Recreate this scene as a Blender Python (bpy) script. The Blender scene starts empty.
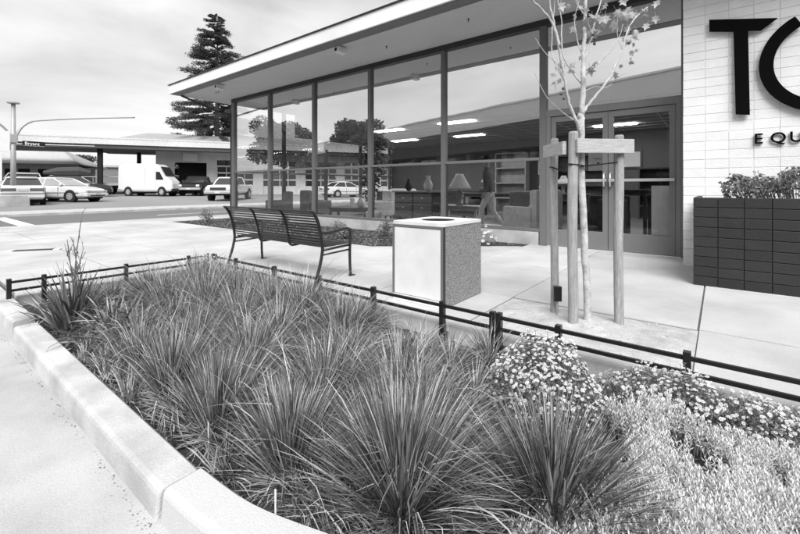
import bpy, bmesh, math, random
from mathutils import Vector, Matrix, Quaternion, noise as mnoise
random.seed(11)
R = math.radians
S = bpy.context.scene
COL = S.collection

# ------------------------------------------------------------------ camera
cam_d = bpy.data.cameras.new('camera'); cam = bpy.data.objects.new('camera', cam_d); COL.objects.link(cam)
cam.location = (0, 0, 1.0)
cam.rotation_euler = (R(90), 0, R(38.38))
cam_d.sensor_width = 36; cam_d.lens = 18.18; cam_d.shift_y = -0.1
cam_d.clip_start = 0.02; cam_d.clip_end = 4000
S.camera = cam

# ------------------------------------------------------------------ sky, sun, exposure
SUN = Vector((0.50, -0.62, 0.86)).normalized()
W = bpy.data.worlds.new('World'); S.world = W; W.use_nodes = True
nt = W.node_tree; nt.nodes.clear()
def wn(t, **k):
    n = nt.nodes.new(t)
    for a, b in k.items(): setattr(n, a, b)
    return n
sky = wn('ShaderNodeTexSky', sky_type='NISHITA', sun_disc=False)
sky.sun_elevation = math.asin(SUN.z); sky.sun_rotation = math.atan2(SUN.x, SUN.y)
sky.air_density = 1.0; sky.dust_density = 3.0; sky.ozone_density = 1.0
bw = wn('ShaderNodeRGBToBW'); nt.links.new(sky.outputs[0], bw.inputs[0])
tc = wn('ShaderNodeTexCoord'); mp = wn('ShaderNodeMapping'); mp.inputs['Scale'].default_value = (1.0, 1.0, 3.2)
nt.links.new(tc.outputs['Generated'], mp.inputs[0])
cn = wn('ShaderNodeTexNoise'); cn.inputs['Scale'].default_value = 1.7; cn.inputs['Detail'].default_value = 7; cn.inputs['Roughness'].default_value = 0.52
cn.inputs['Distortion'].default_value = 0.5
nt.links.new(mp.outputs[0], cn.inputs['Vector'])
cr = wn('ShaderNodeMapRange'); cr.inputs[1].default_value = 0.36; cr.inputs[2].default_value = 0.68; cr.inputs[3].default_value = 4.6; cr.inputs[4].default_value = 8.2
nt.links.new(cn.outputs[0], cr.inputs[0])
mx = wn('ShaderNodeMix', data_type='FLOAT'); mx.inputs[0].default_value = 0.78
nt.links.new(bw.outputs[0], mx.inputs[2]); nt.links.new(cr.outputs[0], mx.inputs[3])
bg = wn('ShaderNodeBackground'); bg.inputs[1].default_value = 0.086
nt.links.new(mx.outputs[0], bg.inputs[0])
wo = wn('ShaderNodeOutputWorld'); nt.links.new(bg.outputs[0], wo.inputs[0])
sun_d = bpy.data.lights.new('sun', 'SUN'); sun_d.energy = 2.5; sun_d.angle = R(36); sun_d.color = (1, 1, 1)
sun = bpy.data.objects.new('sun', sun_d); COL.objects.link(sun)
sun.rotation_euler = SUN.to_track_quat('Z', 'Y').to_euler(); sun.location = (10, -10, 20)
S.view_settings.view_transform = 'Standard'; S.view_settings.look = 'None'; S.view_settings.gamma = 1
S.view_settings.exposure = 0.93

# ------------------------------------------------------------------ materials (all greys: a black-and-white photograph)
def mat(name, v, rough=0.7, var=0.12, scale=6.0, fine=0.0, fscale=120.0, bump=0.0, bscale=80.0, rnd=0.0, metal=0.0, spec=0.4,
        stretch=None, stain=0.0, stscale=0.7, coord='pos', emit=0.0, trans=0.0):
    m = bpy.data.materials.new(name); m.use_nodes = True
    t = m.node_tree; n = t.nodes; L = t.links
    b = n['Principled BSDF']
    b.inputs['Roughness'].default_value = rough; b.inputs['Metallic'].default_value = metal
    b.inputs['Specular IOR Level'].default_value = spec
    if coord == 'pos': co = n.new('ShaderNodeNewGeometry').outputs['Position']
    else: co = n.new('ShaderNodeTexCoord').outputs['Object']
    if stretch:
        mp = n.new('ShaderNodeMapping'); mp.inputs['Scale'].default_value = stretch; L.new(co, mp.inputs[0]); co = mp.outputs[0]
    def nz(sc, det=5):
        k = n.new('ShaderNodeTexNoise'); k.inputs['Scale'].default_value = sc; k.inputs['Detail'].default_value = det
        k.inputs['Roughness'].default_value = 0.6; L.new(co, k.inputs['Vector']); return k.outputs[0]
    def mr(x, a, b_, c, d):
        k = n.new('ShaderNodeMapRange'); k.inputs[1].default_value = a; k.inputs[2].default_value = b_; k.inputs[3].default_value = c; k.inputs[4].default_value = d
        L.new(x, k.inputs[0]); return k.outputs[0]
    def mul(a, b_):
        k = n.new('ShaderNodeMath'); k.operation = 'MULTIPLY'; L.new(a, k.inputs[0])
        if isinstance(b_, float): k.inputs[1].default_value = b_
        else: L.new(b_, k.inputs[1])
        return k.outputs[0]
    x = mr(nz(scale), 0.25, 0.75, v*(1-var), v*(1+var))
    if fine: x = mul(x, mr(nz(fscale, 2), 0.3, 0.7, 1-fine, 1+fine))
    if stain: x = mul(x, mr(nz(stscale, 6), 0.42, 0.66, 1.0, 1-stain))
    if rnd:
        oi = n.new('ShaderNodeObjectInfo'); x = mul(x, mr(oi.outputs['Random'], 0, 1, 1-rnd, 1+rnd))
    cc = n.new('ShaderNodeCombineColor')
    for i in range(3): L.new(x, cc.inputs[i])
    L.new(cc.outputs[0], b.inputs['Base Color'])
    if bump:
        bp = n.new('ShaderNodeBump'); bp.inputs['Strength'].default_value = bump; bp.inputs['Distance'].default_value = 0.01
        L.new(nz(bscale, 4), bp.inputs['Height']); L.new(bp.outputs[0], b.inputs['Normal'])
    if emit:
        b.inputs['Emission Color'].default_value = (1, 1, 1, 1); b.inputs['Emission Strength'].default_value = emit
    if trans:
        o = n['Material Output']; tr = n.new('ShaderNodeBsdfTranslucent'); L.new(cc.outputs[0], tr.inputs[0])
        ms = n.new('ShaderNodeMixShader'); ms.inputs[0].default_value = trans
        L.new(b.outputs[0], ms.inputs[1]); L.new(tr.outputs[0], ms.inputs[2]); L.new(ms.outputs[0], o.inputs[0])
    return m
def glass_mat(name, ior, tint, extra=0.0):
    m = bpy.data.materials.new(name); m.use_nodes = True
    t = m.node_tree; n = t.nodes; L = t.links; n.clear()
    o = n.new('ShaderNodeOutputMaterial'); ms = n.new('ShaderNodeMixShader')
    tr = n.new('ShaderNodeBsdfTransparent'); tr.inputs[0].default_value = (tint, tint, tint, 1)
    gl = n.new('ShaderNodeBsdfGlossy'); gl.inputs['Roughness'].default_value = 0.006; gl.inputs[0].default_value = (.95, .95, .95, 1)
    fr = n.new('ShaderNodeFresnel'); fr.inputs[0].default_value = ior
    ad = n.new('ShaderNodeMath'); ad.operation = 'ADD'; ad.inputs[1].default_value = extra; ad.use_clamp = True
    # slight waviness of float glass
    tcn = n.new('ShaderNodeNewGeometry'); no = n.new('ShaderNodeTexNoise'); no.inputs['Scale'].default_value = 1.1
    L.new(tcn.outputs['Position'], no.inputs['Vector'])
    bp = n.new('ShaderNodeBump'); bp.inputs['Strength'].default_value = 0.05; bp.inputs['Distance'].default_value = 0.02
    L.new(no.outputs[0], bp.inputs['Height']); L.new(bp.outputs[0], gl.inputs['Normal'])
    L.new(fr.outputs[0], ad.inputs[0]); L.new(ad.outputs[0], ms.inputs[0]); L.new(tr.outputs[0], ms.inputs[1]); L.new(gl.outputs[0], ms.inputs[2])
    L.new(ms.outputs[0], o.inputs[0])
    return m

M = {}
M['slab'] = mat('pale_concrete', .49, .85, .10, 1.3, fine=.07, fscale=90, bump=.25, bscale=160, rnd=.05, stain=.22, stscale=.9)
M['joint'] = mat('dirty_joint', .16, .95, .2, 8)
M['edge'] = mat('cast_concrete_edge', .46, .88, .13, 2.5, fine=.08, fscale=130, bump=.35, bscale=120, stain=.25, stscale=2.2)
M['kerb'] = mat('kerb_concrete', .52, .88, .12, 4.0, fine=.08, fscale=140, bump=.4, bscale=110, stain=.26, stscale=3.0)
M['kerb2'] = mat('newer_kerb_concrete', .53, .85, .08, 3.0, fine=.07, fscale=150, bump=.3, bscale=180, stain=.10, stscale=3.0)
M['lot'] = mat('lot_concrete', .44, .88, .11, 1.1, fine=.08, fscale=110, bump=.3, bscale=150, stain=.22, stscale=1.4)
M['asphalt'] = mat('worn_asphalt', .15, .9, .15, .5, fine=.15, fscale=40, bump=.3, bscale=60, stain=.2, stscale=.25)
M['lotasph'] = mat('dark_asphalt', .055, .9, .2, .6, fine=.2, fscale=60, stain=.2, stscale=.3)
M['farlot'] = mat('pale_asphalt', .25, .9, .15, .4, fine=.12, fscale=30, stain=.25, stscale=.2)
M['ground'] = mat('dry_ground', .2, .95, .2, .05)
M['paint'] = mat('road_paint', .72, .7, .1, 3, stain=.3, stscale=2)
M['sand'] = mat('pit_sand', .50, .95, .16, 9, fine=.22, fscale=160, bump=.8, bscale=130, stain=.22, stscale=4)
M['soil'] = mat('bed_soil', .045, .95, .35, 14, fine=.4, fscale=120, bump=1.0, bscale=90)
M['chip'] = mat('mulch_chip', .15, .9, .4, 30, rnd=.2)
M['black'] = mat('black_gloss_paint', .012, .32, .2, 10, spec=.5, bump=.08, bscale=90)
M['benchblk'] = mat('bench_black_coat', .02, .38, .2, 20, spec=.5, bump=.06, bscale=200)
M['frame'] = mat('aluminium_frame_grey', .15, .45, .12, 3, spec=.5, stain=.15, stscale=3)
M['darkframe'] = mat('dark_window_frame', .035, .5, .15, 3)
M['doorframe'] = mat('door_frame_grey', .17, .42, .08, 3, spec=.5)
M['alu'] = mat('bright_aluminium', .72, .3, .05, 5, metal=.6)
M['fascia'] = mat('white_fascia_paint', .74, .55, .05, 1.2, stain=.1, stscale=.8)
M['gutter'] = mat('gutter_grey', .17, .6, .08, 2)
M['soffit'] = mat('soffit_stucco', .56, .9, .05, 1.0, fine=.06, fscale=60, bump=.25, bscale=120)
M['basewall'] = mat('painted_base_wall', .45, .8, .10, 3, stain=.25, stscale=2.5, bump=.2)
M['brick'] = mat('white_painted_brick', .80, .62, .05, 5, fine=.03, fscale=80, bump=.35, bscale=45, rnd=.035, stain=.08, stscale=3)
M['mortar'] = mat('painted_mortar', .78, .9, .15, 12, bump=.4)
M['dbrick'] = mat('charcoal_painted_brick', .021, .55, .16, 6, bump=.35, bscale=60, rnd=.14, spec=.4)
M['dmortar'] = mat('charcoal_mortar', .030, .9, .2, 12)
M['sign'] = mat('sign_black', .004, .9, .1, 5, spec=.05)
M['wood'] = mat('weathered_wood', .34, .8, .30, 14, stretch=(6, 6, .7), fine=.12, fscale=60, bump=.4, bscale=40, stain=.2, stscale=3)
M['woodx'] = mat('weathered_board', .42, .8, .26, 10, stretch=(1.0, 1.0, 14), fine=.10, fscale=40, bump=.4, bscale=30)
M['bark'] = mat('young_bark', .50, .85, .25, 18, fine=.15, fscale=90, bump=.6, bscale=70, stain=.3, stscale=14)
M['oldbark'] = mat('old_bark', .10, .95, .3, 6, bump=.8, bscale=14)
M['leaf'] = mat('tree_leaf', .40, .55, .25, 30, rnd=.3, trans=.35)
M['seed'] = mat('seed_ball', .10, .9, .3, 200)
M['gA'] = mat('grass_mid', .20, .45, .22, 20, trans=.15, spec=.45)
M['gB'] = mat('grass_dark', .06, .45, .22, 20, trans=.15, spec=.45)
M['gC'] = mat('grass_dry', .55, .65, .18, 20, trans=.2)
M['sil'] = mat('silver_foliage', .74, .8, .14, 15, trans=.2)
M['sild'] = mat('silver_stem', .30, .85, .2, 15)
M['daf'] = mat('daisy_foliage', .20, .6, .3, 20, trans=.2)
M['petal'] = mat('white_petal', .82, .6, .04, 20, trans=.25)
M['dcen'] = mat('daisy_centre', .40, .8, .1, 20)
M['shrub'] = mat('shrub_leaf', .20, .45, .3, 12, trans=.25, spec=.5)
M['conif'] = mat('conifer_needles', .065, .8, .35, .6, trans=.1)
M['tleaf'] = mat('tree_foliage', .10, .7, .35, .8, trans=.2)
M['agg'] = None
M['white'] = mat('white_panel', .72, .4, .04, 4, stain=.12, stscale=3)
M['lid'] = mat('bin_top_concrete', .66, .75, .06, 8, fine=.08, fscale=150, bump=.2)
M['dark'] = mat('dark_void', .012, .9, .1, 5)
M['metal'] = mat('galvanised_steel', .36, .5, .12, 3, metal=.3)
M['carw'] = mat('white_car_paint', .62, .22, .02, 2, spec=.6)
M['carb'] = mat('black_car_paint', .018, .2, .1, 2, spec=.6)
M['cglass'] = mat('car_glass', .03, .06, .1, 2, spec=.9)
M['cglassl'] = mat('pale_car_glass', .30, .08, .1, 2, spec=.9)
M['tyre'] = mat('tyre_rubber', .018, .8, .1, 8)
M['rim'] = mat('wheel_rim', .55, .35, .05, 8, metal=.4)
M['lamp'] = mat('lamp_lens', .65, .15, .05, 8, spec=.8)
M['tail'] = mat('tail_lens', .11, .2, .1, 8, spec=.7)
M['trim'] = mat('black_trim', .03, .6, .1, 8)
M['plate'] = mat('licence_plate', .55, .5, .2, 30)
M['wallw'] = mat('garage_wall', .62, .8, .08, .8, stain=.2, stscale=.6)
M['mans'] = mat('shingle_fascia', .42, .9, .12, .8, fine=.16, fscale=9, bump=.3, bscale=12, stain=.15, stscale=.4)
M['roofg'] = mat('roof_shingle', .30, .9, .12, 1.5, fine=.12, fscale=8)
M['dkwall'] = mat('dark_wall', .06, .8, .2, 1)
M['winglass'] = mat('far_window_glass', .03, .08, .2, 1, spec=.8)
M['signw'] = mat('sign_white', .72, .5, .05, 4)
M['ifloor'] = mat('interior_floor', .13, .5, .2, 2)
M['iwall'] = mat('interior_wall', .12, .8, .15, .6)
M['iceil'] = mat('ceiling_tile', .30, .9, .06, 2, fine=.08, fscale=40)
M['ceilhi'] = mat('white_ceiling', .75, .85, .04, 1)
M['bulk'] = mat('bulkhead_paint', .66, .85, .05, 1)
M['fabl'] = mat('light_fabric', .68, .9, .15, 18, fine=.2, fscale=60)
M['fabm'] = mat('mid_fabric', .22, .9, .2, 18)
M['fabd'] = mat('dark_fabric', .05, .85, .2, 18)
M['iwood'] = mat('dark_wood', .07, .4, .25, 6)
M['iwoodl'] = mat('pale_wood', .33, .45, .2, 6)
M['shade'] = mat('lamp_shade', .75, .8, .04, 8, trans=.4)
M['panel'] = mat('light_panel', .8, .5, .02, 2, emit=24.0)
M['skin'] = mat('skin', .34, .6, .06, 20)
M['hair'] = mat('hair', .02, .6, .2, 60)
M['jack'] = mat('charcoal_jacket', .15, .85, .25, 14)
M['jeans'] = mat('pale_trousers', .72, .85, .1, 10)
M['shoe'] = mat('shoe', .04, .6, .2, 10)
M['glass'] = glass_mat('clear_window_glass', 1.6, .95)
M['boostglass'] = glass_mat('boosted_reflection_glass', 2.1, .95, .54)  # invented coating: extra reflectance added so upper panes mirror a brighter sky
M['dglass'] = glass_mat('door_glass', 1.55, .88)
M['eglass'] = glass_mat('end_glass', 1.45, .96)

# exposed-aggregate concrete for the litter bin
m = mat('exposed_aggregate', .3, .85); M['agg'] = m
t = m.node_tree; n = t.nodes; L = t.links; b = n['Principled BSDF']
vo = n.new('ShaderNodeTexVoronoi'); vo.inputs['Scale'].default_value = 185; vo.inputs['Randomness'].default_value = 1
ge = n.new('ShaderNodeNewGeometry'); L.new(ge.outputs['Position'], vo.inputs['Vector'])
se = n.new('ShaderNodeSeparateColor'); L.new(vo.outputs['Color'], se.inputs[0])
mr1 = n.new('ShaderNodeMapRange'); mr1.inputs[3].default_value = .09; mr1.inputs[4].default_value = .62; L.new(se.outputs[0], mr1.inputs[0])
mr2 = n.new('ShaderNodeMapRange'); mr2.inputs[1].default_value = .3; mr2.inputs[2].default_value = .7; mr2.inputs[3].default_value = 1.0; mr2.inputs[4].default_value = .45
L.new(vo.outputs['Distance'], mr2.inputs[0])
mm = n.new('ShaderNodeMath'); mm.operation = 'MULTIPLY'; L.new(mr1.outputs[0], mm.inputs[0]); L.new(mr2.outputs[0], mm.inputs[1])
cc = n.new('ShaderNodeCombineColor')
for i in range(3): L.new(mm.outputs[0], cc.inputs[i])
L.new(cc.outputs[0], b.inputs['Base Color'])
bp = n.new('ShaderNodeBump'); bp.inputs['Strength'].default_value = .7; bp.inputs['Distance'].default_value = .006; bp.invert = True
L.new(vo.outputs['Distance'], bp.inputs['Height']); L.new(bp.outputs[0], b.inputs['Normal'])

# ------------------------------------------------------------------ mesh helpers
class MB:
    def __init__(s): s.v = []; s.f = []; s.m = []
    def add(s, vs, fs, mi=0):
        o = len(s.v); s.v += [tuple(p) for p in vs]; s.f += [tuple(i+o for i in f) for f in fs]; s.m += [mi]*len(fs); return s
    def box(s, x0, x1, y0, y1, z0, z1, mi=0, X=None):
        vs = [Vector(p) for p in ((x0,y0,z0),(x1,y0,z0),(x1,y1,z0),(x0,y1,z0),(x0,y0,z1),(x1,y0,z1),(x1,y1,z1),(x0,y1,z1))]
        if X is not None: vs = [X @ p for p in vs]
        return s.add(vs, [(0,3,2,1),(4,5,6,7),(0,1,5,4),(1,2,6,5),(2,3,7,6),(3,0,4,7)], mi)
    def quad(s, a, b, c, d, mi=0): return s.add([a,b,c,d], [(0,1,2,3)], mi)
    def prism(s, pts, z0, z1, mi=0, X=None):       # pts: xy polygon ccw
        k = len(pts); vs = [Vector((x,y,z0)) for x,y in pts] + [Vector((x,y,z1)) for x,y in pts]
        if X is not None: vs = [X @ p for p in vs]
        return s.add(vs, [tuple(range(k-1,-1,-1)), tuple(range(k,2*k))] + [(i,(i+1)%k,(i+1)%k+k,i+k) for i in range(k)], mi)
    def tube(s, pts, r, n=8, mi=0, cap=True, sq=None):
        pts = [Vector(p) for p in pts]; k = len(pts); rr = r if isinstance(r,(list,tuple)) else [r]*k
        vs = []; up = Vector((0,0,1)); pu = None
        for i,p in enumerate(pts):
            d = (pts[min(i+1,k-1)] - pts[max(i-1,0)]).normalized()
            if pu is None: a = d.cross(up if abs(d.z)<.95 else Vector((1,0,0))).normalized()
            else: a = (pu - d*pu.dot(d)).normalized()
            pu = a; bb = d.cross(a)
            for j in range(n):
                t = 2*math.pi*(j+(.5 if n==4 else 0))/n
                vs.append(p + a*math.cos(t)*rr[i] + bb*math.sin(t)*rr[i]*(sq or 1))
        fs = [(i*n+j, i*n+(j+1)%n, (i+1)*n+(j+1)%n, (i+1)*n+j) for i in range(k-1) for j in range(n)]
        if cap: fs += [tuple(range(n-1,-1,-1)), tuple(range((k-1)*n, k*n))]
        return s.add(vs, fs, mi)
    def lathe(s, prof, n=16, c=(0,0,0), mi=0, X=None):
        k = len(prof); vs = []
        for r,z in prof:
            for j in range(n):
                t = 2*math.pi*j/n; p = Vector((c[0]+r*math.cos(t), c[1]+r*math.sin(t), c[2]+z)); vs.append(X @ p if X is not None else p)
        fs = [(i*n+j, i*n+(j+1)%n, (i+1)*n+(j+1)%n, (i+1)*n+j) for i in range(k-1) for j in range(n)]
        fs += [tuple(range(n-1,-1,-1)), tuple(range((k-1)*n, k*n))]
        return s.add(vs, fs, mi)
    def mesh(s, name, mats, smooth=False, bevel=0.0):
        me = bpy.data.meshes.new(name); me.from_pydata(s.v, [], s.f)
        for mt in (mats if isinstance(mats,(list,tuple)) else [mats]): me.materials.append(mt)
        if any(s.m): me.polygons.foreach_set('material_index', s.m)
        if bevel:
            bm = bmesh.new(); bm.from_mesh(me)
            es = [e for e in bm.edges if len(e.link_faces)==2 and e.calc_face_angle(0) > .5]
            bmesh.ops.bevel(bm, geom=es, offset=bevel, segments=2, profile=.6, affect='EDGES', clamp_overlap=True)
            bm.to_mesh(me); bm.free()
        if smooth: me.polygons.foreach_set('use_smooth', [True]*len(me.polygons))
        me.update(); return me
    def build(s, name, mats, parent=None, smooth=False, bevel=0.0, loc=None):
        return link(name, s.mesh(name, mats, smooth, bevel), parent, loc)
def link(name, me, parent=None, loc=None):
    o = bpy.data.objects.new(name, me); COL.objects.link(o)
    if parent is not None: o.parent = parent
    if loc is not None: o.location = loc
    return o
def tag(o, label, cat, group=None):
    o['label'] = label; o['category'] = cat
    if group: o['group'] = group
    return o
def struct(o): o['kind'] = 'structure'; return o
def stuff(o): o['kind'] = 'stuff'; return o
def thing(name, label, cat, loc=(0,0,0), rz=0, group=None):
    o = bpy.data.objects.new(name, None); COL.objects.link(o); o.location = loc; o.rotation_euler = (0,0,rz)
    o.empty_display_size = .1
    return tag(o, label, cat, group)
def B(name, m, parent, *a, bevel=0.0): return MB().box(*a).build(name, m, parent, bevel=bevel)
def rnd(a, b): return random.uniform(a, b)
def ease(p, n=6):      # Catmull-Rom resample
    p = [Vector(q) for q in p]; out = []
    for i in range(len(p)-1):
        a = p[max(i-1,0)]; b = p[i]; c = p[i+1]; d = p[min(i+2,len(p)-1)]
        for j in range(n):
            t = j/n
            out.append(.5*((2*b)+(c-a)*t+(2*a-5*b+4*c-d)*t*t+(3*b-a-3*c+d)*t**3))
    out.append(p[-1]); return out

# ------------------------------------------------------------------ the ground
struct(MB().quad((-1500,-1500,-.4),(1500,-1500,-.4),(1500,1500,-.4),(-1500,1500,-.4)).build('ground', M['ground']))
struct(MB().add([(x,y,-.1) for x,y in ((-14,-.75),(45,-.75),(45,.95),(.7,.95),(0,.92),(-.5,.83),(-.85,.72),(-1.3,.62),(-14,.62))],[tuple(range(9))]).build('concrete_apron', M['lot']))
lot = struct(MB().quad((-14,-45,-.106),(45,-45,-.106),(45,-.752,-.106),(-14,-.752,-.106)).build('parking_lot', M['lotasph']))
for k_ in range(12): MB().box(-13+k_*2.8,-12.9+k_*2.8,-12.5,-7.5,-.106,-.101).build('bay_line', M['paint'], lot)
road = struct(MB().box(-20.5,-14,-80,120,-.38,-.1).build('road', M['asphalt']))
for y0 in (2.25,):
    MB().box(-20.2,-14.4,y0,y0+.34,-.1,-.094).build('crosswalk_line', M['paint'], road)
MB().box(-17.3,-17.18,6.5,60,-.1,-.094).build('centre_line', M['paint'], road)
struct(MB().box(-23,-20.5,-80,120,-.38,0).build('far_pavement', M['edge'], bevel=.02))
fl = MB()
fl.add([(-23,-80,0.0),(-23,120,0.0),(-45,120,.46),(-45,-80,.46),(-160,-80,.6),(-160,120,.6)], [(0,1,2,3),(3,2,5,4)])
struct(fl.build('far_parking_lot', M['farlot']))
hl = MB(); N = 60
for i in range(N+1):
    y = -200 + 900*i/N; x = -420 + 60*math.sin(i*.3)
    h = 14 + 7*math.sin(i*.53) + 4*math.sin(i*1.31+1)
    hl.v += [(x+60,y,-.5),(x,y,h),(x-120,y,h*.8)]
for i in range(N):
    for k in range(2): hl.f.append((i*3+k, i*3+k+1, i*3+3+k+1, i*3+3+k)); hl.m.append(0)
struct(hl.build('distant_hills', M['tleaf'], smooth=True))

# sidewalk: base with dirty joints, slabs laid on it
sw = MB()
sw.box(-13.98, 8, 2.67, 6.94, -.3, -.014); sw.box(-13.98, -5.17, .72, 2.67, -.3, -.014); sw.box(-13.98,-12.52,6.94,60,-.3,-.014)
sidewalk = struct(sw.build('sidewalk', M['joint']))
def slab(poly):
    cx = sum(p[0] for p in poly)/len(poly); cy = sum(p[1] for p in poly)/len(poly)
    MB().prism([(x-cx,y-cy) for x,y in poly], -.0138, 0).build('slab', M['slab'], sidewalk, bevel=.004, loc=(cx,cy,rnd(-.0015,.0015)))
g = .0065
def rect_slab(x0,x1,y0,y1): slab([(x0+g,y0+g),(x1-g,y0+g),(x1-g,y1-g),(x0+g,y1-g)])
XL = [8,6.6,5.25,3.9,2.55,1.2,-.12,-1.475,-2.61,-3.75,-5.05,-6.35,-7.65,-8.95,-10.25,-11.55,-12.5,-13.97]
for a,b_ in zip(XL[1:], XL[:-1]):
    if not (a > -1.5 and b_ < 0): rect_slab(a,b_,2.67,3.52)
    rect_slab(a,b_,3.52,5.05)
    if a > -2.62: rect_slab(a,b_,5.05,6.935)
slab([(-4.6,5.054),(-2.614,5.054),(-2.614,6.60),(-2.70,6.58)])
rect_slab(-13.97,-12.5,5.05,6.94)
yy = [.73,1.7,2.67]
for a,b_ in zip(XL[1:], XL[:-1]):
    if b_ <= -5.05:
        for y0,y1 in zip(yy[:-1],yy[1:]): rect_slab(a, min(b_,-5.175), y0, y1)
k = 6.94
while k < 40:
    rect_slab(-13.97,-12.52,k,k+1.5); k += 1.5
# near street kerb
struct(MB().box(-14.14,-13.98,-20,60,-.36,.0).build('street_kerb', M['edge'], bevel=.02))
# concrete edge round the planting bed (posts are bolted to its inner face)
eb = MB(); eb.box(-5.17,8,2.52,2.665,-.32,.002); eb.box(-5.17,-5.03,.72,2.52,-.32,.002)
struct(eb.build('bed_edging', M['edge'], bevel=.008))

# tree pit sand
def sheet(x0,x1,y0,y1,nx,ny,zf):
    b_ = MB()
    for j in range(ny+1):
        for i in range(nx+1):
            x = x0+(x1-x0)*i/nx; y = y0+(y1-y0)*j/ny; b_.v.append((x,y,zf(x,y)))
    for j in range(ny):
        for i in range(nx):
            a = j*(nx+1)+i; b_.f.append((a,a+1,a+nx+2,a+nx+1)); b_.m.append(0)
    return b_
def sandz(x,y):
    e = min(x+1.475,-.12-x,3.52-y,y-2.665); e = max(0,min(1,e/.12))
    return -.012 + e*(.012+.018*mnoise.noise((x*5,y*5,1))+.008*mnoise.noise((x*19,y*19,3)) + .03*math.exp(-((x+.78)**2+(y-3.15)**2)/.05))
struct(sheet(-1.475,-.12,2.665,3.52,70,46,sandz).build('tree_pit_sand', M['sand'], smooth=True))
pb = MB()
for i in range(160):
    x = rnd(-1.44,-.16); y = rnd(2.7,3.49); r = rnd(.003,.009)
    pb.lathe([(r*.3,-r*.6),(r,0),(r*.4,r*.6)], 5, (x,y,sandz(x,y)+r*.3))
o = stuff(tag(pb.build('pebbles', M['edge']), 'scattered small pebbles on the sand around the staked tree', 'pebbles'))

# planting bed soil
def soilz(x,y): return -.105 + .03*mnoise.noise((x*3,y*3,0)) + .018*mnoise.noise((x*11,y*11,4))
def inner(x):
    P = [(-99,.685),(-1.44,.69),(-1.15,.715),(-.847,.80),(-.6,.875),(-.3,.95),(.1,1.0),(.7,1.03),(99,1.03)]
    for (a,ya),(b,yb) in zip(P[:-1],P[1:]):
        if a <= x <= b: return ya+(yb-ya)*(x-a)/(b-a)
struct(sheet(-5.03,7,.62,2.52,260,90,lambda x,y: soilz(x,y) if y > inner(x)-.03 else -.3).build('bed_soil', M['soil'], smooth=True))
cb = MB()
for i in range(9000):
    x = rnd(-4.95,1.2) if i%4 else rnd(-4.9,-2.5); y = rnd(.72,2.48)
    if y < inner(x)+.02: continue
    l = rnd(.004,.016); w = rnd(.0015,.005); a = rnd(0,6.28); ti = rnd(-.5,.5)
    X = Matrix.Translation((x,y,soilz(x,y)+.006)) @ Matrix.Rotation(a,4,'Z') @ Matrix.Rotation(ti,4,'Y')
    vs = [X @ Vector(p) for p in ((-l,-w,0),(l,-w*.6,.002),(l*.9,w,0),(-l*.8,w*.8,.003))]
    cb.add(vs, [(0,1,2,3)])
stuff(tag(cb.build('mulch', M['chip']), 'wood chips and dead leaf litter covering the planting bed soil', 'mulch'))

# soil strip along the shop front
fs_ = [(-12.4,5.06),(-4.58,5.06),(-2.69,6.60),(-2.5,6.93),(-12.4,6.93)]
struct(MB().prism(fs_, -.05, -.004).build('shop_front_soil', M['soil']))
cb = MB()
for i in range(3500):
    x = rnd(-12.3,-2.7); y = rnd(5.1,6.9)
    if y < 5.1 + (x+4.6)*.82: continue
    l = rnd(.012,.04); w = rnd(.006,.014); a = rnd(0,6.28)
    X = Matrix.Translation((x,y,.006)) @ Matrix.Rotation(a,4,'Z') @ Matrix.Rotation(rnd(-.6,.6),4,'Y')
    cb.add([X @ Vector(p) for p in ((-l,-w,0),(l,-w*.6,.002),(l*.9,w,0),(-l*.8,w*.8,.003))], [(0,1,2,3)])
stuff(tag(cb.build('bark_mulch', M['chip']), 'dark bark mulch in the strip along the shop windows', 'mulch'))

# kerbs round the bed, each cast length its own piece
def kerb_run(path, mt, lift=0.0):
    # path: inner-edge points (x,y); section offset towards the lot
    sec = [(0,-.25),(0,-.012),(.012,0),(.116,0),(.126,-.003),(.134,-.010),(.138,-.022),(.150,-.165),(.150,-.25)]
    b_ = MB(); P = [Vector((x,y,0)) for x,y in path]; k = len(P); ns = len(sec)
    for i,p in enumerate(P):
        d = (P[min(i+1,k-1)]-P[max(i-1,0)]).normalized(); nrm = Vector((d.y,-d.x,0))
        wob = .0025*mnoise.noise((p.x*4,p.y*4,9))
        for off,z in sec: b_.v.append(tuple(p + nrm*(off+wob) + Vector((0,0,z+lift+wob))))
    for i in range(k-1):
        for j in range(ns-1): b_.f.append((i*ns+j,(i+1)*ns+j,(i+1)*ns+j+1,i*ns+j+1)); b_.m.append(0)
    b_.f += [tuple(range(ns)), tuple(range((k-1)*ns,k*ns))[::-1]]; b_.m += [0,0]
    return b_
kerb = struct(bpy.data.objects.new('kerb', None)); COL.objects.link(kerb)
def kseg(path, mt, lift=0):
    b_ = kerb_run(path, mt, lift); o = b_.build('kerb_segment', mt, kerb, bevel=0); 
    me = o.data; bm = bmesh.new(); bm.from_mesh(me)
    bmesh.ops.recalc_face_normals(bm, faces=bm.faces)
    es = [e for e in bm.edges if len(e.link_faces)==2 and e.calc_face_angle(0) > 1.0]
    bmesh.ops.bevel(bm, geom=es, offset=.008, segments=2, profile=.5, affect='EDGES', clamp_overlap=True)
    bm.to_mesh(me); bm.free(); 
    return o
def lin(x0,x1,y,n=14): return [(x0+(x1-x0)*i/n,y) for i in range(n+1)]
kseg(lin(-3.97,-1.452,.685,24), M['kerb'])
cv = ease([(-1.444,.692,0),(-1.15,.715,0),(-.847,.80,0),(-.6,.875,0),(-.3,.95,0),(.1,1.0,0),(.7,1.03,0)],5)
kseg([(p.x,p.y) for p in cv], M['kerb2'], .008)
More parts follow.
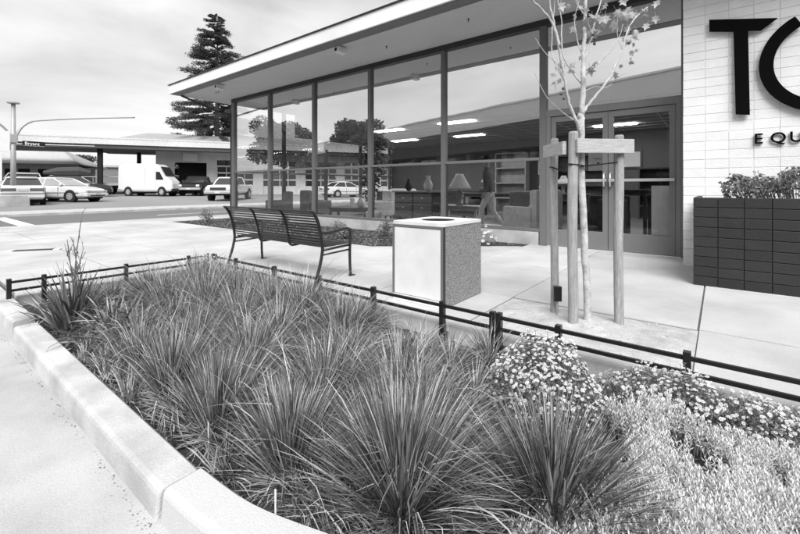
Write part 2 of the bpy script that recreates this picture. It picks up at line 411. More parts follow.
kseg(lin(.71,3.6,1.03), M['kerb']); kseg(lin(3.61,8,1.03), M['kerb'])
kseg(lin(-6.6,-4.14,.70), M['kerb']); kseg(lin(-10.2,-6.61,.70), M['kerb']); kseg(lin(-13.96,-10.21,.70), M['kerb'])
# grit in the gutter joint and small debris on the lot
gb = MB()
for i in range(300):
    x = rnd(-4.2,-1.3); y = .53 - abs(random.gauss(0,.018)); r = rnd(.0006,.003)*random.choice((1,1,.6,1.5))
    if mnoise.noise((x*3,0,5)) < -.1 and random.random() < .8: continue
    gb.lathe([(r*.4,-r*.3),(r,r*.2),(r*.3,r*.8)], 5, (x,y,-.099))
stuff(tag(gb.build('gutter_grit', M['chip']), 'dark grit and leaf scraps gathered along the kerb foot', 'grit'))

# tactile paving and utility cover on the plaza
tp = thing('tactile_paving', 'pale dotted tactile paving panel at the street corner', 'tactile paving', (-12.9,1.9,0))
B('panel', M['edge'], tp, -.6,.6,-.75,.75,.0,.008, bevel=.002)
db = MB()
for i in range(18):
    for j in range(22): db.lathe([(.016,0),(.012,.006),(.004,.008)], 6, (-.55+i*.065,-.68+j*.065,.008))
stuff(db.build('domes', M['edge'], tp))
uc = thing('utility_cover', 'thin dark metal cover strip set in the plaza paving', 'cover', (-8.5,1.42,0), R(58))
B('lid', M['darkframe'], uc, -.26,.26,-.055,.055,.0,.012, bevel=.003)
B('end_plate', M['white'], uc, -.34,-.26,-.06,.06,.0,.012, bevel=.003); B('end_plate', M['white'], uc, .26,.34,-.06,.06,.0,.012, bevel=.003)

# ------------------------------------------------------------------ the shop
shop = thing('shop_building', 'low modern shop with tall glazed front, deep white eaves and painted brick wall', 'building')
FY = 6.97
MX = [-12.43,-10.42,-8.41,-6.40,-4.385,-2.375]
for i,x in enumerate(MX):
    w = .075 if i == 0 else .045
    if i == 5: w = .056
    B('mullion', M['frame'], shop, x-w,x+w,FY-.05,FY+.09,.0 if i in (0,5) else .225,3.80, bevel=.006)
B('mullion', M['frame'], shop, -.43,-.36,FY-.05,FY+.09,0,3.80, bevel=.006)
B('base_wall', M['basewall'], shop, -12.35,-2.45,FY-.045,FY+.10,-.2,.222, bevel=.008)
B('head_rail', M['darkframe'], shop, -12.5,-.36,FY-.06,FY+.095,3.75,3.86, bevel=.005)
for i in range(5):
    x0 = MX[i] + (.075 if i==0 else .045); x1 = MX[i+1]-.045 - (.011 if i==4 else 0)
    B('sill_rail', M['frame'], shop, x0,x1,FY-.035,FY+.06,.224,.285, bevel=.005)
    B('transom_bar', M['doorframe'], shop, x0,x1,FY-.03,FY+.05,1.462,1.512, bevel=.005)
    MB().quad((x0,FY+.01,.285),(x1,FY+.01,.285),(x1,FY+.01,1.462),(x0,FY+.01,1.462)).build('glass_pane', M['glass'], shop)
    MB().quad((x0,FY+.01,1.512),(x1,FY+.01,1.512),(x1,FY+.01,3.75),(x0,FY+.01,3.75)).build('glass_pane', M['boostglass'], shop)
# entrance: fanlight and double doors
B('door_header', M['doorframe'], shop, -2.319,-.43,FY-.045,FY+.08,2.19,2.30, bevel=.005)
MB().quad((-2.319,FY+.01,2.30),(-.43,FY+.01,2.30),(-.43,FY+.01,3.75),(-2.319,FY+.01,3.75)).build('glass_pane', M['boostglass'], shop)
B('threshold', M['alu'], shop, -2.3,-.43,FY-.07,FY+.08,-.01,.012, bevel=.003)
B('door_jamb', M['doorframe'], shop, -2.318,-2.245,FY-.04,FY+.075,.0,2.19, bevel=.004)
B('door_jamb', M['doorframe'], shop, -.49,-.431,FY-.04,FY+.075,.0,2.19, bevel=.004)
def door(x0,x1,hinge):
    d = B('door', M['doorframe'], shop, x0,x1,FY-.02,FY+.03,.015,.29, bevel=.004)       # bottom rail carries the rest
    d.name = 'door'
    B('top_rail', M['doorframe'], d, x0,x1,FY-.021,FY+.031,2.09,2.185, bevel=.004)
    B('stile', M['doorframe'], d, x0,x0+.075,FY-.02,FY+.03,.29,2.09, bevel=.004)
    B('stile', M['doorframe'], d, x1-.075,x1,FY-.02,FY+.03,.29,2.09, bevel=.004)
    MB().quad((x0+.075,FY+.005,.29),(x1-.075,FY+.005,.29),(x1-.075,FY+.005,2.09),(x0+.075,FY+.005,2.09)).build('door_glass', M['dglass'], d)
    bar = MB(); bar.box(x0+.01,x1-.01,FY-.085,FY-.06,1.085,1.125)
    bar.box(x0+.03,x0+.06,FY-.06,FY-.02,1.09,1.12); bar.box(x1-.06,x1-.03,FY-.06,FY-.02,1.09,1.12)
    bar.build('push_bar', M['alu'], d, bevel=.004)
    xs = x1-.04 if hinge < 0 else x0+.04
    pl = MB(); pl.tube([(xs,FY-.02,1.0),(xs,FY-.11,1.02),(xs,FY-.11,1.2),(xs,FY-.02,1.22)], .014, 8); pl.build('pull_handle', M['alu'], d, smooth=True)
door(-2.24,-1.372,-1); door(-1.364,-.495,1)

# brick wall (stack bond) right of the entrance
bw_ = B('brick_wall', M['mortar'], shop, -.354,4.4,6.247,7.06,-.1,3.80)
BW,BH = .2252,.1116
bme = MB().box(0,BW-.003,0,.05,0,BH-.003).mesh('brick', M['brick'], bevel=.004)
for c in range(34):
    for i in range(8):
        o = link('brick', bme, bw_, (-.368+i*BW+.0019+rnd(-.0010,.0010), 6.24+rnd(-.0015,.002), c*BH+.0019+rnd(-.0008,.0008)))
rest = MB()
for c in range(34):
    for i in range(8,21): rest.box(-.368+i*BW+.0035,-.368+(i+1)*BW-.0035,6.241,6.27,c*BH+.0035,(c+1)*BH-.0035)
stuff(rest.build('brick_field', M['brick'], bw_))
side = MB()
for c in range(34):
    for i in range(3): side.box(-.366,-.33,6.295+i*BW+.0035,6.295+(i+1)*BW-.0035,c*BH+.0035,(c+1)*BH-.0035)
stuff(side.build('brick_return', M['brick'], bw_))
# roof
roof = B('roof', M['gutter'], shop, -13.25,8,5.42,15.6,4.0,4.1)
B('soffit', M['soffit'], roof, -13.2,8,5.62,7.02,3.86,3.93)
B('soffit', M['soffit'], roof, -13.2,-12.56,7.02,15.5,3.86,3.93)
B('fascia', M['fascia'], roof, -13.3,8,5.33,5.37,3.86,4.125, bevel=.006)
B('fascia', M['fascia'], roof, -13.31,-13.265,5.37,15.6,3.86,4.125, bevel=.006)
B('gutter', M['gutter'], roof, -13.24,8,5.372,5.615,3.845,3.93, bevel=.008)
B('drip_edge', M['darkframe'], roof, -13.33,8,5.30,5.36,4.126,4.145, bevel=.003)
dp = MB(); dp.tube(ease([(-13.12,5.62,3.84),(-13.08,5.72,3.80),(-12.80,6.45,3.50),(-12.56,6.9,3.32),(-12.54,6.93,3.2),(-12.54,6.93,.05)],5), .032, 8); dp.build('downpipe', M['darkframe'], shop, smooth=True)
for x,y in ((-10.9,5.64),(-6.05,5.64)):
    f = MB(); f.box(x-.07,x+.07,y-.05,y+.16,3.72,3.844); fo = f.build('eaves_lamp', M['white'], shop, bevel=.012)
    MB().lathe([(.03,0),(.032,.01),(.02,.014)], 12, (0,0,0), X=Matrix.Translation((x-.03,y-.051,3.78)) @ Matrix.Rotation(R(90),4,'X')).build('lens', M['dark'], fo)
for x,y in ((-11.9,6.1),(-11.75,6.1),(-5.3,6.25),(-3.35,6.1)):
    MB().lathe([(.018,0),(.018,-.012),(.006,-.018),(.006,-.035),(.014,-.038),(.014,-.044)][::-1], 8, (x,y,3.86)).build('sprinkler_head', M['darkframe'], shop)
# shell of the interior
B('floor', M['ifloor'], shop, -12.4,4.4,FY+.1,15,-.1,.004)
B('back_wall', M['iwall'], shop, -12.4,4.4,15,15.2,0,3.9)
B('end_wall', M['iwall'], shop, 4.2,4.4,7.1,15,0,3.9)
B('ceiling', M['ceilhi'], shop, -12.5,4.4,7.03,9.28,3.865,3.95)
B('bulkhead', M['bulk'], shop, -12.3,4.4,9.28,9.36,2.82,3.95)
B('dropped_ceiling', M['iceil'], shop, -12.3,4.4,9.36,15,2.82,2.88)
gr = MB()
for i in range(14): gr.box(-12.2+i*1.22,-12.175+i*1.22,9.37,15,2.812,2.821)
for j in range(9): gr.box(-12.2,4.3,9.5+j*.61,9.525+j*.61,2.810,2.8205)
gr.build('ceiling_grid', M['bulk'], shop)
for x,y in ((-5.75,9.8),(-6.9,12.6),(-2.4,13.1),(-9.6,12.4),(-8.3,9.9),(-2.6,10.2),(.6,11.0)):
    p = B('ceiling_light', M['panel'], shop, x-.55,x+.55,y-.14,y+.14,2.795,2.809)
# end glazing on the street side
for y in (8.9,10.9,12.9,14.9):
    B('mullion', M['frame'], shop, -12.50,-12.38,y-.05,y+.05,0,3.8, bevel=.005)
B('head_rail', M['darkframe'], shop, -12.52,-12.37,7.07,15,3.70,3.858)
B('transom_bar', M['frame'], shop, -12.47,-12.40,7.07,14.85,1.462,1.512)
B('base_wall', M['basewall'], shop, -12.52,-12.36,7.08,15,-.2,.22)
yl = [7.06,8.85,8.95,10.85,10.95,12.85,12.95,14.85]
for a,b_ in zip(yl[::2],yl[1::2]):
    for z0,z1 in ((.22,1.462),(1.512,3.7)):
        MB().quad((-12.44,a,z0),(-12.44,b_,z0),(-12.44,b_,z1),(-12.44,a,z1)).build('glass_pane', M['eglass'], shop)
# dark brick planter and shrub
pl = thing('brick_planter', 'charcoal painted brick planter box against the white wall', 'planter', (-.217,5.11,0))
B('core', M['dmortar'], pl, .012,2.61,.012,1.12,-.1,.87)
cme = MB().box(0,.2-.006,0,.05,0,.1-.006).mesh('brick', M['dbrick'], bevel=.004)
for c in range(9):
    for i in range(13): link('brick', cme, pl, (i*.2+.003, rnd(0,.002), c*.1+.003-.005))
sme = MB().box(0,.05,0,.2-.006,0,.1-.006).mesh('brick', M['dbrick'], bevel=.004)
for c in range(9):
    for j in range(5): link('brick', sme, pl, (rnd(0,.002)+.001, .053+j*.2, c*.1+.003-.005))
MB().box(.06,2.5,.1,1.1,.82,.872).build('planter_soil', M['soil'], pl)

# sign letters on the wall
sg = thing('wall_sign', 'large black raised letters TC and small EQU on white brick wall', 'sign', (0,6.205,0))
def letter(poly, th=.03, y=0.0):
    X = Matrix.Translation((0,y,0)) @ Matrix.Rotation(R(90),4,'X')
    return MB().prism(poly, 0, th, X=X)
T_ = [(-.104,3.035),(-.101,2.893),(.125,2.838),(.145,1.858),(.272,1.838),(.256,2.820),(.366,2.793),(.507,2.897)]
T_ = T_[::1]
letter(T_).build('letter', M['sign'], sg, bevel=.002)
ring = MB(); cx,cz,Ro,Ri = .925,2.375,.575,.452; a0,a1,ns = R(119),R(405),72
for i in range(ns+1):
    a = a0+(a1-a0)*i/ns
    for r_ in (Ro,Ri):
        for y in (-.03,0): ring.v.append((cx+r_*math.cos(a),y,cz+r_*math.sin(a)))
for i in range(ns):
    o = i*4; p = o+4
    ring.f += [(o,p,p+2,o+2),(o+1,o+3,p+3,p+1),(o,o+1,p+1,p),(o+2,p+2,p+3,o+3)]; ring.m += [0]*4
ring.f += [(0,2,3,1),(ns*4,ns*4+1,ns*4+3,ns*4+2)]; ring.m += [0,0]
ring.build('letter', M['sign'], sg)
def text_mesh(txt, size, depth):
    c = bpy.data.curves.new('txt','FONT'); c.body = txt; c.size = size; c.extrude = depth; c.resolution_u = 6; c.offset = size*.012
    o = bpy.data.objects.new('txt', c); COL.objects.link(o)
    dg = bpy.context.evaluated_depsgraph_get(); me = bpy.data.meshes.new_from_object(o.evaluated_get(dg))
    bpy.data.objects.remove(o); bpy.data.curves.remove(c); return me
for ch,x in (('E',.305),('Q',.446),('U',.604)):
    me = text_mesh(ch, .166, .008); me.materials.clear(); me.materials.append(M['sign'])
    o = link('letter', me, sg, (x,.012,1.502)); o.rotation_euler = (R(90),0,0)
stand = MB()
for x,z in ((0,2.97),(.2,2.6),(.2,2.0),(.42,2.38),(.93,1.86),(.6,2.75)): stand.tube([(x,0,z),(x,.04,z)], .008, 6)
stand.build('stand_off', M['sign'], sg)

# notices behind the door glass
tag(B('paper_notice', M['white'], None, -1.66,-1.45,FY+.012,FY+.016,1.26,1.60), 'white paper notice taped inside the left door', 'notice')
nb = MB(); nb.box(-1.655,-1.455,FY-.0005,FY+.0105,1.575,1.59); nb.box(-1.53,-1.50,FY-.0005,FY+.0105,1.36,1.39); nb.box(-1.58,-1.47,FY-.0005,FY+.0105,1.445,1.452)
nb.build('print', M['dark'], bpy.data.objects['paper_notice'])
tag(B('white_board', M['white'], None, -.80,-.53,FY+.06,FY+.075,.16,1.02, bevel=.003), 'tall white board standing inside the right door', 'board')

# ------------------------------------------------------------------ interior things seen through the glass
def armchair(loc, rz, m_, label, s=1.0):
    t = thing('armchair', label, 'armchair', loc, rz)
    def q(name, *a, bevel=.03): return B(name, m_, t, *[k*s for k in a], bevel=bevel*s)
    q('seat', -.30,.30,-.32,.36,.22,.46); q('backrest', -.38,.38,-.46,-.28,.2,.95, bevel=.06)
    q('arm', -.42,-.29,-.36,.36,.18,.62); q('arm', .29,.42,-.36,.36,.18,.62)
    for x in (-.36,.36):
        for y in (-.4,.3): B('leg', M['iwood'], t, (x-.025)*s,(x+.025)*s,(y-.025)*s,(y+.025)*s,0,.2*s)
    return t
armchair((-2.95,7.95,0), R(68), M['fabl'], 'pale patterned armchair inside beside the entrance post')
armchair((-9.9,8.3,0), R(-20), M['fabm'], 'grey armchair seen behind the second window from the street', .95)
armchair((-11.5,8.0,0), R(160), M['fabm'], 'low slatted armchair in the corner window', .9)
armchair((-7.5,9.6,0), R(40), M['fabl'], 'white armchair behind the third window', 1.0)
def table(loc, rz, L_, W_, H_, m_, label, name='side_table'):
    t = thing(name, label, 'table', loc, rz)
    B('table_top', m_, t, -L_/2,L_/2,-W_/2,W_/2,H_-.04,H_, bevel=.008)
    B('apron', m_, t, -L_/2+.05,L_/2-.05,-W_/2+.04,W_/2-.04,H_-.12,H_-.04)
    for x in (-1,1):
        for y in (-1,1):
            cx,cy = x*(L_/2-.06), y*(W_/2-.06); B('leg', m_, t, cx-.03,cx+.03,cy-.03,cy+.03,0,H_-.12)
    return t
table((-5.0,8.75,0), 0, 1.1,.5,.55, M['iwoodl'], 'pale wooden side table behind the fifth window')
table((-4.5,11.6,0), 0, 3.8,.8,.82, M['iwood'], 'long dark counter table deep in the shop', 'counter_table')
table((-8.2,8.2,0), R(20), 1.3,.6,.42, M['iwood'], 'low dark coffee table behind the third window', 'coffee_table')
table((-1.55,9.6,0), 0, .9,.8,.95, M['fabd'], 'black display table behind the doors', 'display_table')
def lamp(loc, s, label):
    t = thing('table_lamp', label, 'lamp', loc)
    MB().lathe([(.07*s,0),(.08*s,.02*s),(.03*s,.05*s),(.07*s,.16*s),(.06*s,.25*s),(.015*s,.3*s),(.012*s,.42*s)], 14).build('base', M['fabm'], t, smooth=True)
    MB().lathe([(.23*s,.33*s),(.20*s,.38*s),(.09*s,.58*s),(.07*s,.62*s)], 18).build('shade', M['shade'], t, smooth=True)
lamp((-5.6,11.45,.82), 1.0, 'table lamp with flared white shade on the dark counter')
lamp((-5.05,8.75,.55), 1.25, 'large table lamp with flared white shade on the pale side table')
lamp((-3.4,11.6,.82), .8, 'small white shaded lamp on the counter near the entrance')
lamp((-.6,11.2,.95), .8, 'white shaded lamp glimpsed through the right door')
t = thing('sofa', 'dark sofa behind the fourth window', 'sofa', (-6.9,11.3,0), R(180))
B('seat', M['fabd'], t, -1.0,1.0,-.4,.45,.12,.45, bevel=.04); B('backrest', M['fabd'], t, -1.0,1.0,-.5,-.3,.12,.9, bevel=.05)
for x in (-1.12,.92): B('arm', M['fabd'], t, x,x+.2,-.48,.45,.1,.62, bevel=.05)
for x in (-.48,.5): B('cushion', M['fabl'], t, x-.2,x+.2,-.3,-.15,.46,.82, bevel=.05)
t = thing('sofa', 'white sofa with dark cushion in the window corner', 'sofa', (-9.6,11.0,0), R(200))
B('seat', M['fabl'], t, -.9,.9,-.4,.45,.12,.45, bevel=.04); B('backrest', M['fabl'], t, -.9,.9,-.5,-.3,.12,.9, bevel=.05)
for x in (-1.02,.82): B('arm', M['fabl'], t, x,x+.2,-.48,.45,.1,.62, bevel=.05)
B('cushion', M['fabd'], t, -.2,.2,-.3,-.12,.46,.84, bevel=.05)
def cabinet(loc, w,d,h,m_,label,sh=4):
    t = thing('shelf_unit', label, 'shelf', loc)
    for x in (-w/2,w/2-.04): B('side_panel', m_, t, x,x+.04,-d/2,d/2,0,h)
    for k in range(sh+1): B('shelf', m_, t, -w/2+.04,w/2-.04,-d/2,d/2,k*(h-.04)/sh,k*(h-.04)/sh+.04)
    B('back_panel', m_, t, -w/2+.04,w/2-.04,d/2-.02,d/2-.004,.04,h-.04)
cabinet((-3.6,14.7,0), 2.0,.4,2.1, M['iwood'], 'dark open shelf unit on the back wall')
cabinet((-6.2,14.7,0), 1.2,.4,2.3, M['iwoodl'], 'pale bookcase on the back wall')
cabinet((-1.2,14.7,0), 1.6,.4,1.6, M['fabd'], 'black shelf unit on the back wall behind the doors')
for x,z,w,h,l in ((-4.9,1.75,.9,.7,'framed picture on the back wall left of the shelves'),(-2.3,1.9,.7,.6,'small framed picture on the back wall by the doors')):
    t = thing('picture', l, 'picture', (x,14.98,z)); B('frame', M['iwood'], t, -w/2,w/2,-.03,0,-h/2,h/2); B('print', M['bulk'], t, -w/2+.06,w/2-.06,-.036,-.03,-h/2+.06,h/2-.06)

t = thing('dresser', 'dark chest of drawers behind the fourth window', 'dresser', (-6.1,8.45,0))
B('body', M['iwood'], t, -.6,.6,-.22,.25,.08,.86, bevel=.008); B('top', M['iwoodl'], t, -.64,.64,-.27,.27,.862,.9, bevel=.006)
for i in range(3):
    for sx in (-.3,.3):
        d = B('drawer', M['fabm'], t, sx-.27,sx+.27,-.238,-.221,.12+i*.245,.34+i*.245, bevel=.005)
        B('knob', M['alu'], d, sx-.025,sx+.025,-.26,-.2385,.22+i*.245,.25+i*.245)
for sx in (-.55,.5):
    for sy in (-.18,.16): B('leg', M['iwood'], t, sx,sx+.05,sy,sy+.05,0,.08)
def vase(loc,s_,m_,label):
    t = thing('vase', label, 'vase', loc)
    MB().lathe([(.05*s_,0),(.10*s_,.06*s_),(.12*s_,.16*s_),(.07*s_,.27*s_),(.045*s_,.33*s_),(.06*s_,.37*s_)],16).build('body', m_, t, smooth=True)
    MB().lathe([(.055*s_,.365*s_),(.066*s_,.375*s_),(.055*s_,.385*s_)],16).build('rim', m_, t, smooth=True)
vase((-5.75,8.4,.9),1.0,M['white'],'white vase on the dark chest of drawers')
vase((-6.4,8.45,.9),.8,M['fabd'],'small black vase on the dark chest of drawers')
vase((-3.9,11.5,.82),1.2,M['fabl'],'pale vase on the long counter behind the person')
vase((-7.9,8.2,.42),.9,M['white'],'white vase on the low coffee table')
armchair((-7.9,8.9,0), R(150), M['fabl'], 'pale armchair turned to the coffee table', .95)
armchair((-3.9,10.2,0), R(10), M['fabm'], 'grey armchair behind the walking person', .95)
armchair((-1.75,8.4,0), R(30), M['fabd'], 'black armchair seen through the left door', .9)
t = thing('floor_rug', 'pale rug on the shop floor', 'rug', (-5,9.2,.004)); B('pile', M['fabm'], t, -1.6,1.6,-.7,.7,0,.012, bevel=.004); B('border', M['fabl'], t, -1.5,1.5,-.6,.6,.0125,.016)
for i,(x,y) in enumerate(((-8.9,8.1),(-5.2,8.1))):
    t = thing('pendant_lamp', ['bell-shaped pendant lamp hanging in the second window','bell-shaped pendant lamp hanging in the fourth window'][i], 'lamp', (x,y,3.3))
    MB().tube([(0,0,.2),(0,0,.56)],.008,6).build('cord', M['dark'], t); MB().lathe([(.20,0),(.17,.08),(.09,.16),(.03,.22)],18).build('shade', M['metal'], t, smooth=True)
# ------------------------------------------------------------------ foliage helpers
def leaf_cloud(b_, c, rad, n, size, mi=0, shell=.35, flat=1.0, asp=.5):
    for i in range(n):
        while True:
            d = Vector((rnd(-1,1),rnd(-1,1),rnd(-1,1)))
            if .02 < d.length <= 1: break
        d = d.normalized()*(shell+(1-shell)*random.random()**.5)
        p = Vector(c)+Vector((d.x*rad[0],d.y*rad[1],d.z*rad[2]))
        s_ = size*rnd(.6,1.3); a = Vector((rnd(-1,1),rnd(-1,1),rnd(-.6,.8))).normalized(); e = a.cross(Vector((rnd(-1,1),rnd(-1,1),rnd(-1,1)))).normalized()
        b_.add([p-a*s_, p+e*s_*asp, p+a*s_, p-e*s_*asp], [(0,1,2,3)], mi)
def shrub(name, loc, rad, h, n, size, m_, label, cat='shrub', group=None, lumps=9, stems=7):
    t = thing(name, label, cat, loc, 0, group); b_ = MB()
    for k in range(lumps):
        a = rnd(0,6.28); r = rad*random.random()**.5*.75; hh = h*rnd(.35,.8)*(1-.4*r/rad)
        leaf_cloud(b_, (r*math.cos(a),r*math.sin(a),hh), (rad*.42,rad*.42,h*.30), n//lumps, size)
    b_.build('foliage', m_, t)
    s_ = MB()
    for k in range(stems):
        a = rnd(0,6.28); r = rad*.6; s_.tube([(0,0,0),(r*.4*math.cos(a),r*.4*math.sin(a),h*.4),(r*math.cos(a),r*math.sin(a),h*rnd(.7,.95))], [.006,.004,.002], 5)
    s_.build('stem', M['oldbark'], t); return t

# shrub in the planter: sprawling, umbrella tufts
t = thing('planter_shrub', 'leafy spreading shrub growing in the charcoal brick planter', 'shrub', (.7,5.62,.86)); b_ = MB(); st = MB()
for k in range(330):
    x = rnd(-.66,1.6); y = rnd(-.45,.38)
    h = .12+.20*max(0,mnoise.noise((x*2.6,y*2,2))+.6)*(1 if x>-.6 else .5)
    if k in (3,9): h += .08
    p0 = Vector((x*.85,y*.8,0)); p1 = Vector((x,y,h)); st.tube([p0,(p0+p1)/2+Vector((rnd(-.02,.02),0,.02)),p1],[.004,.003,.002],4)
    for q in range(18):
        a = rnd(0,6.28); e = rnd(-.8,.8); d = Vector((math.cos(a)*math.cos(e),math.sin(a)*math.cos(e),math.sin(e))); sd = d.cross(Vector((rnd(-1,1),rnd(-1,1),rnd(-1,1)))).normalized()
        pp = p1+Vector((rnd(-.035,.035),rnd(-.035,.035),-abs(random.gauss(0,.09)))); l = rnd(.026,.050); w = l*.40
        b_.add([pp, pp+d*l*.5+sd*w, pp+d*l+Vector((0,0,-.008)), pp+d*l*.5-sd*w], [(0,1,2,3)])
b_.build('foliage', M['shrub'], t); st.build('stem', M['oldbark'], t)

# plants in the strip below the windows
i = 0
for x,y,r,h in ((-11.2,5.5,.22,.45),(-8.9,6.4,.2,.3),(-6.3,5.9,.2,.32),(-5.3,6.2,.22,.35),(-5.75,5.5,.16,.2),(-4.4,5.75,.18,.2)):
    lab = ['sparse twiggy shrub at the street end of the window strip','small shrub in the window strip behind the bench','leafy low shrub in the window strip right of the bench','rounded shrub in the strip below the fourth window','small dry plant at the front edge of the window strip','low plant in the window strip behind the litter bin'][i]
    shrub('low_shrub', (x,y,0), r, h, 520, .022, M['shrub'], lab, 'shrub'); i += 1

# daisies: foliage clumps with white flower heads
def daisy(bl, p, up, r):
    up = up.normalized(); a = up.cross(Vector((0,.3,1))).normalized() if abs(up.z) < .98 else Vector((1,0,0)); e = up.cross(a); ph = rnd(0,1)
    n_ = 9
    vs = []; fs = []
    for k in range(n_):
        t0 = 2*math.pi*(k+ph)/n_; dt = .27
        d0 = a*math.cos(t0)+e*math.sin(t0)
        d1 = a*math.cos(t0-dt)+e*math.sin(t0-dt); d2 = a*math.cos(t0+dt)+e*math.sin(t0+dt)
        o = len(vs); vs += [p+d0*r*.2, p+d1*r*.85+up*r*.05, p+d0*r*1.02-up*r*.08, p+d2*r*.85+up*r*.05]; fs.append((o,o+1,o+2,o+3))
    bl.add(vs, fs, 0)
    vs = [p+up*r*.28]+[p+(a*math.cos(2*math.pi*k/6)+e*math.sin(2*math.pi*k/6))*r*.33+up*r*.06 for k in range(6)]
    bl.add(vs, [(0,1+k,1+(k+1)%6) for k in range(6)], 1)
def daisy_bush(name, loc, rx, ry, h, nf, nl, label, r=.0080, lump=0.5):
    t = thing(name, label, 'daisies', loc); fo = MB(); fl_ = MB(); st = MB()
    def top(x,y):
        q = (x/rx)**2+(y/ry)**2
        return h*math.sqrt(max(0,1-q*.92))*(1+lump*mnoise.noise((x*5+loc[0],y*5,7)))
    for i in range(nl):
        a = rnd(0,6.28); q = random.random()**.5; x,y = rx*q*math.cos(a), ry*q*math.sin(a); z = top(x,y)*random.random()**.5*.93
        p = Vector((x,y,z)); l = rnd(.010,.024); d = Vector((rnd(-1,1),rnd(-1,1),rnd(0,1.2))).normalized(); e = d.cross(Vector((rnd(-1,1),rnd(-1,1),.3))).normalized()*l*.2
        fo.add([p-e*.5,p+d*l*.6+e,p+d*l,p+d*l*.6-e], [(0,1,2,3)])
    for i in range(nf):
        a = rnd(0,6.28); q = random.random()**.5*1.04; x,y = rx*q*math.cos(a), ry*q*math.sin(a); z = top(x,y)+rnd(-.05,.03)
        up = Vector((x/rx*.7+rnd(-.5,.5), y/ry*.7+rnd(-.5,.5)-.25, 1)); daisy(fl_, Vector((x,y,max(z,.02))), up, r*rnd(.75,1.2))
        if i%2 == 0: st.tube([(x*.7,y*.7,z*.4),(x,y,z-.002)], .0012, 3, cap=False)
    stuff(fo.build('foliage', M['daf'], t)); stuff(fl_.build('flower_heads', [M['petal'],M['dcen']], t)); stuff(st.build('stems', M['daf'], t))
daisy_bush('daisy_bush', (-.70,2.06,-.10), .29,.24,.29, 1050, 8500, 'rounded mound of white daisies by the double fence post')
daisy_bush('daisy_patch', (-.08,2.30,-.10), .44,.17,.21, 800, 7000, 'spreading white daisies below the middle of the right fence', lump=.5)
daisy_bush('daisy_patch', (.52,2.29,-.10), .42,.18,.21, 800, 7000, 'low white daisies at the right edge of the bed', lump=.5)
daisy_bush('daisy_patch', (1.28,2.28,-.10), .5,.18,.20, 200, 4200, 'white daisies farthest right in the bed, beyond the silver plants', lump=.5)
daisy_bush('daisy_bush', (-3.25,6.35,0), .28,.24,.30, 60, 1800, 'small flowering plant below the fifth window beside the litter bin', r=.028)

# silver groundcover
def silz(x,y):
    z = .03+.045*mnoise.noise((x*2.3,y*2.3,11))+.02*mnoise.noise((x*7,y*7,12))
    z += .10*math.exp(-(((x+.20)/.12)**2+((y-2.02)/.08)**2))
    return z
sb = MB(); placed = 0
for i in range(21000):
    x = rnd(-.62,1.7); y = rnd(1.02,2.12)
    edge = -.40 + .16*math.sin(y*4+1) + .05*mnoise.noise((y*9,0,3))
    if x < edge+.10*(1.5-y): continue
    if y > 2.05+.05*math.sin(x*7): continue
    if ((x+.07)/.10)**2+((y-1.87)/.13)**2 < 1 and random.random() < .84: continue
    zt = silz(x,y)+rnd(-.03,.025); 
    if mnoise.noise((x*10,y*10,5)) < -.38: zt -= .05
    b0 = Vector((x,y,zt-.12)); tp_ = Vector((x+rnd(-.018,.018),y+rnd(-.018,.018),zt)); dr = (tp_-b0)
    sd = Vector((rnd(-1,1),rnd(-1,1),0)).normalized()*.0011
    sb.add([b0-sd,b0+sd,tp_+sd,tp_-sd], [(0,1,2,3)], 1)
    nl = 13; ph = rnd(0,6.28)
    for k in range(nl):
        f = .45+.55*k/(nl-1); p = b0+dr*f; a = ph+k*2.4; el = .35+.75*(k/nl)+rnd(-.2,.2); l = rnd(.011,.020)*(1.15-.35*k/nl)
        d = Vector((math.cos(a)*math.cos(el),math.sin(a)*math.cos(el),math.sin(el))); s2 = Vector((-math.sin(a),math.cos(a),0))*l*.13
        sb.add([p-s2*.6,p+s2*.6,p+d*l*.6+s2,p+d*l,p+d*l*.6-s2], [(0,1,2,3,4)], 0)
stuff(tag(sb.build('silver_groundcover', [M['sil'],M['sild']]), 'dense pale silvery groundcover filling the right front of the bed', 'groundcover'))

# ------------------------------------------------------------------ ornamental grasses
YM = [-9]
def grass(b_, n, r0, Lm, wid, e0=(58,88), bend=(15,75), dry=.12, seg=6, twist=.5):
    for i in range(n):
        a = rnd(0,6.283); q = random.random()**.8; r = r0*q
        base = Vector((r*math.cos(a),r*math.sin(a),0)); az = a+random.gauss(0,.45)
        el = R(e0[1]+(e0[0]-e0[1])*q+random.gauss(0,7)); L_ = Lm*rnd(.62,1.06); bd = R(rnd(*bend))*(.35+.8*q)
        if random.random() < .07: bd *= 1.9
        w = wid*rnd(.7,1.25); side = Vector((-math.sin(az),math.cos(az),0)); ph = rnd(-twist,twist)
        p = base.copy(); vs = []; az2 = az; kk = random.randint(2,seg) if random.random() < .16 else 99
        for k in range(seg+1):
            f = k/seg; az2 += random.gauss(0,.08)
            if k == kk: el -= R(rnd(25,75))
            e_ = el-bd*f**1.5; d = Vector((math.cos(az2)*math.cos(e_),math.sin(az2)*math.cos(e_),math.sin(e_)))
            nrm = side.cross(d); s_ = (side*math.cos(ph*f)+nrm*math.sin(ph*f))*w*(1-f**2.2*.96)*(.75+.25*min(1,f*4))
            vs += [p-s_, p+s_]; p = p+d*(L_/seg)
            if p.z < .008: p.z = .008
        if p.y < YM[0]-.03: continue
        mi = 2 if random.random() < dry else (1 if random.random() < .42 else 0)
        b_.add(vs, [(2*k,2*k+1,2*k+3,2*k+2) for k in range(seg)], mi)
GM = [M['gA'],M['gB'],M['gC']]
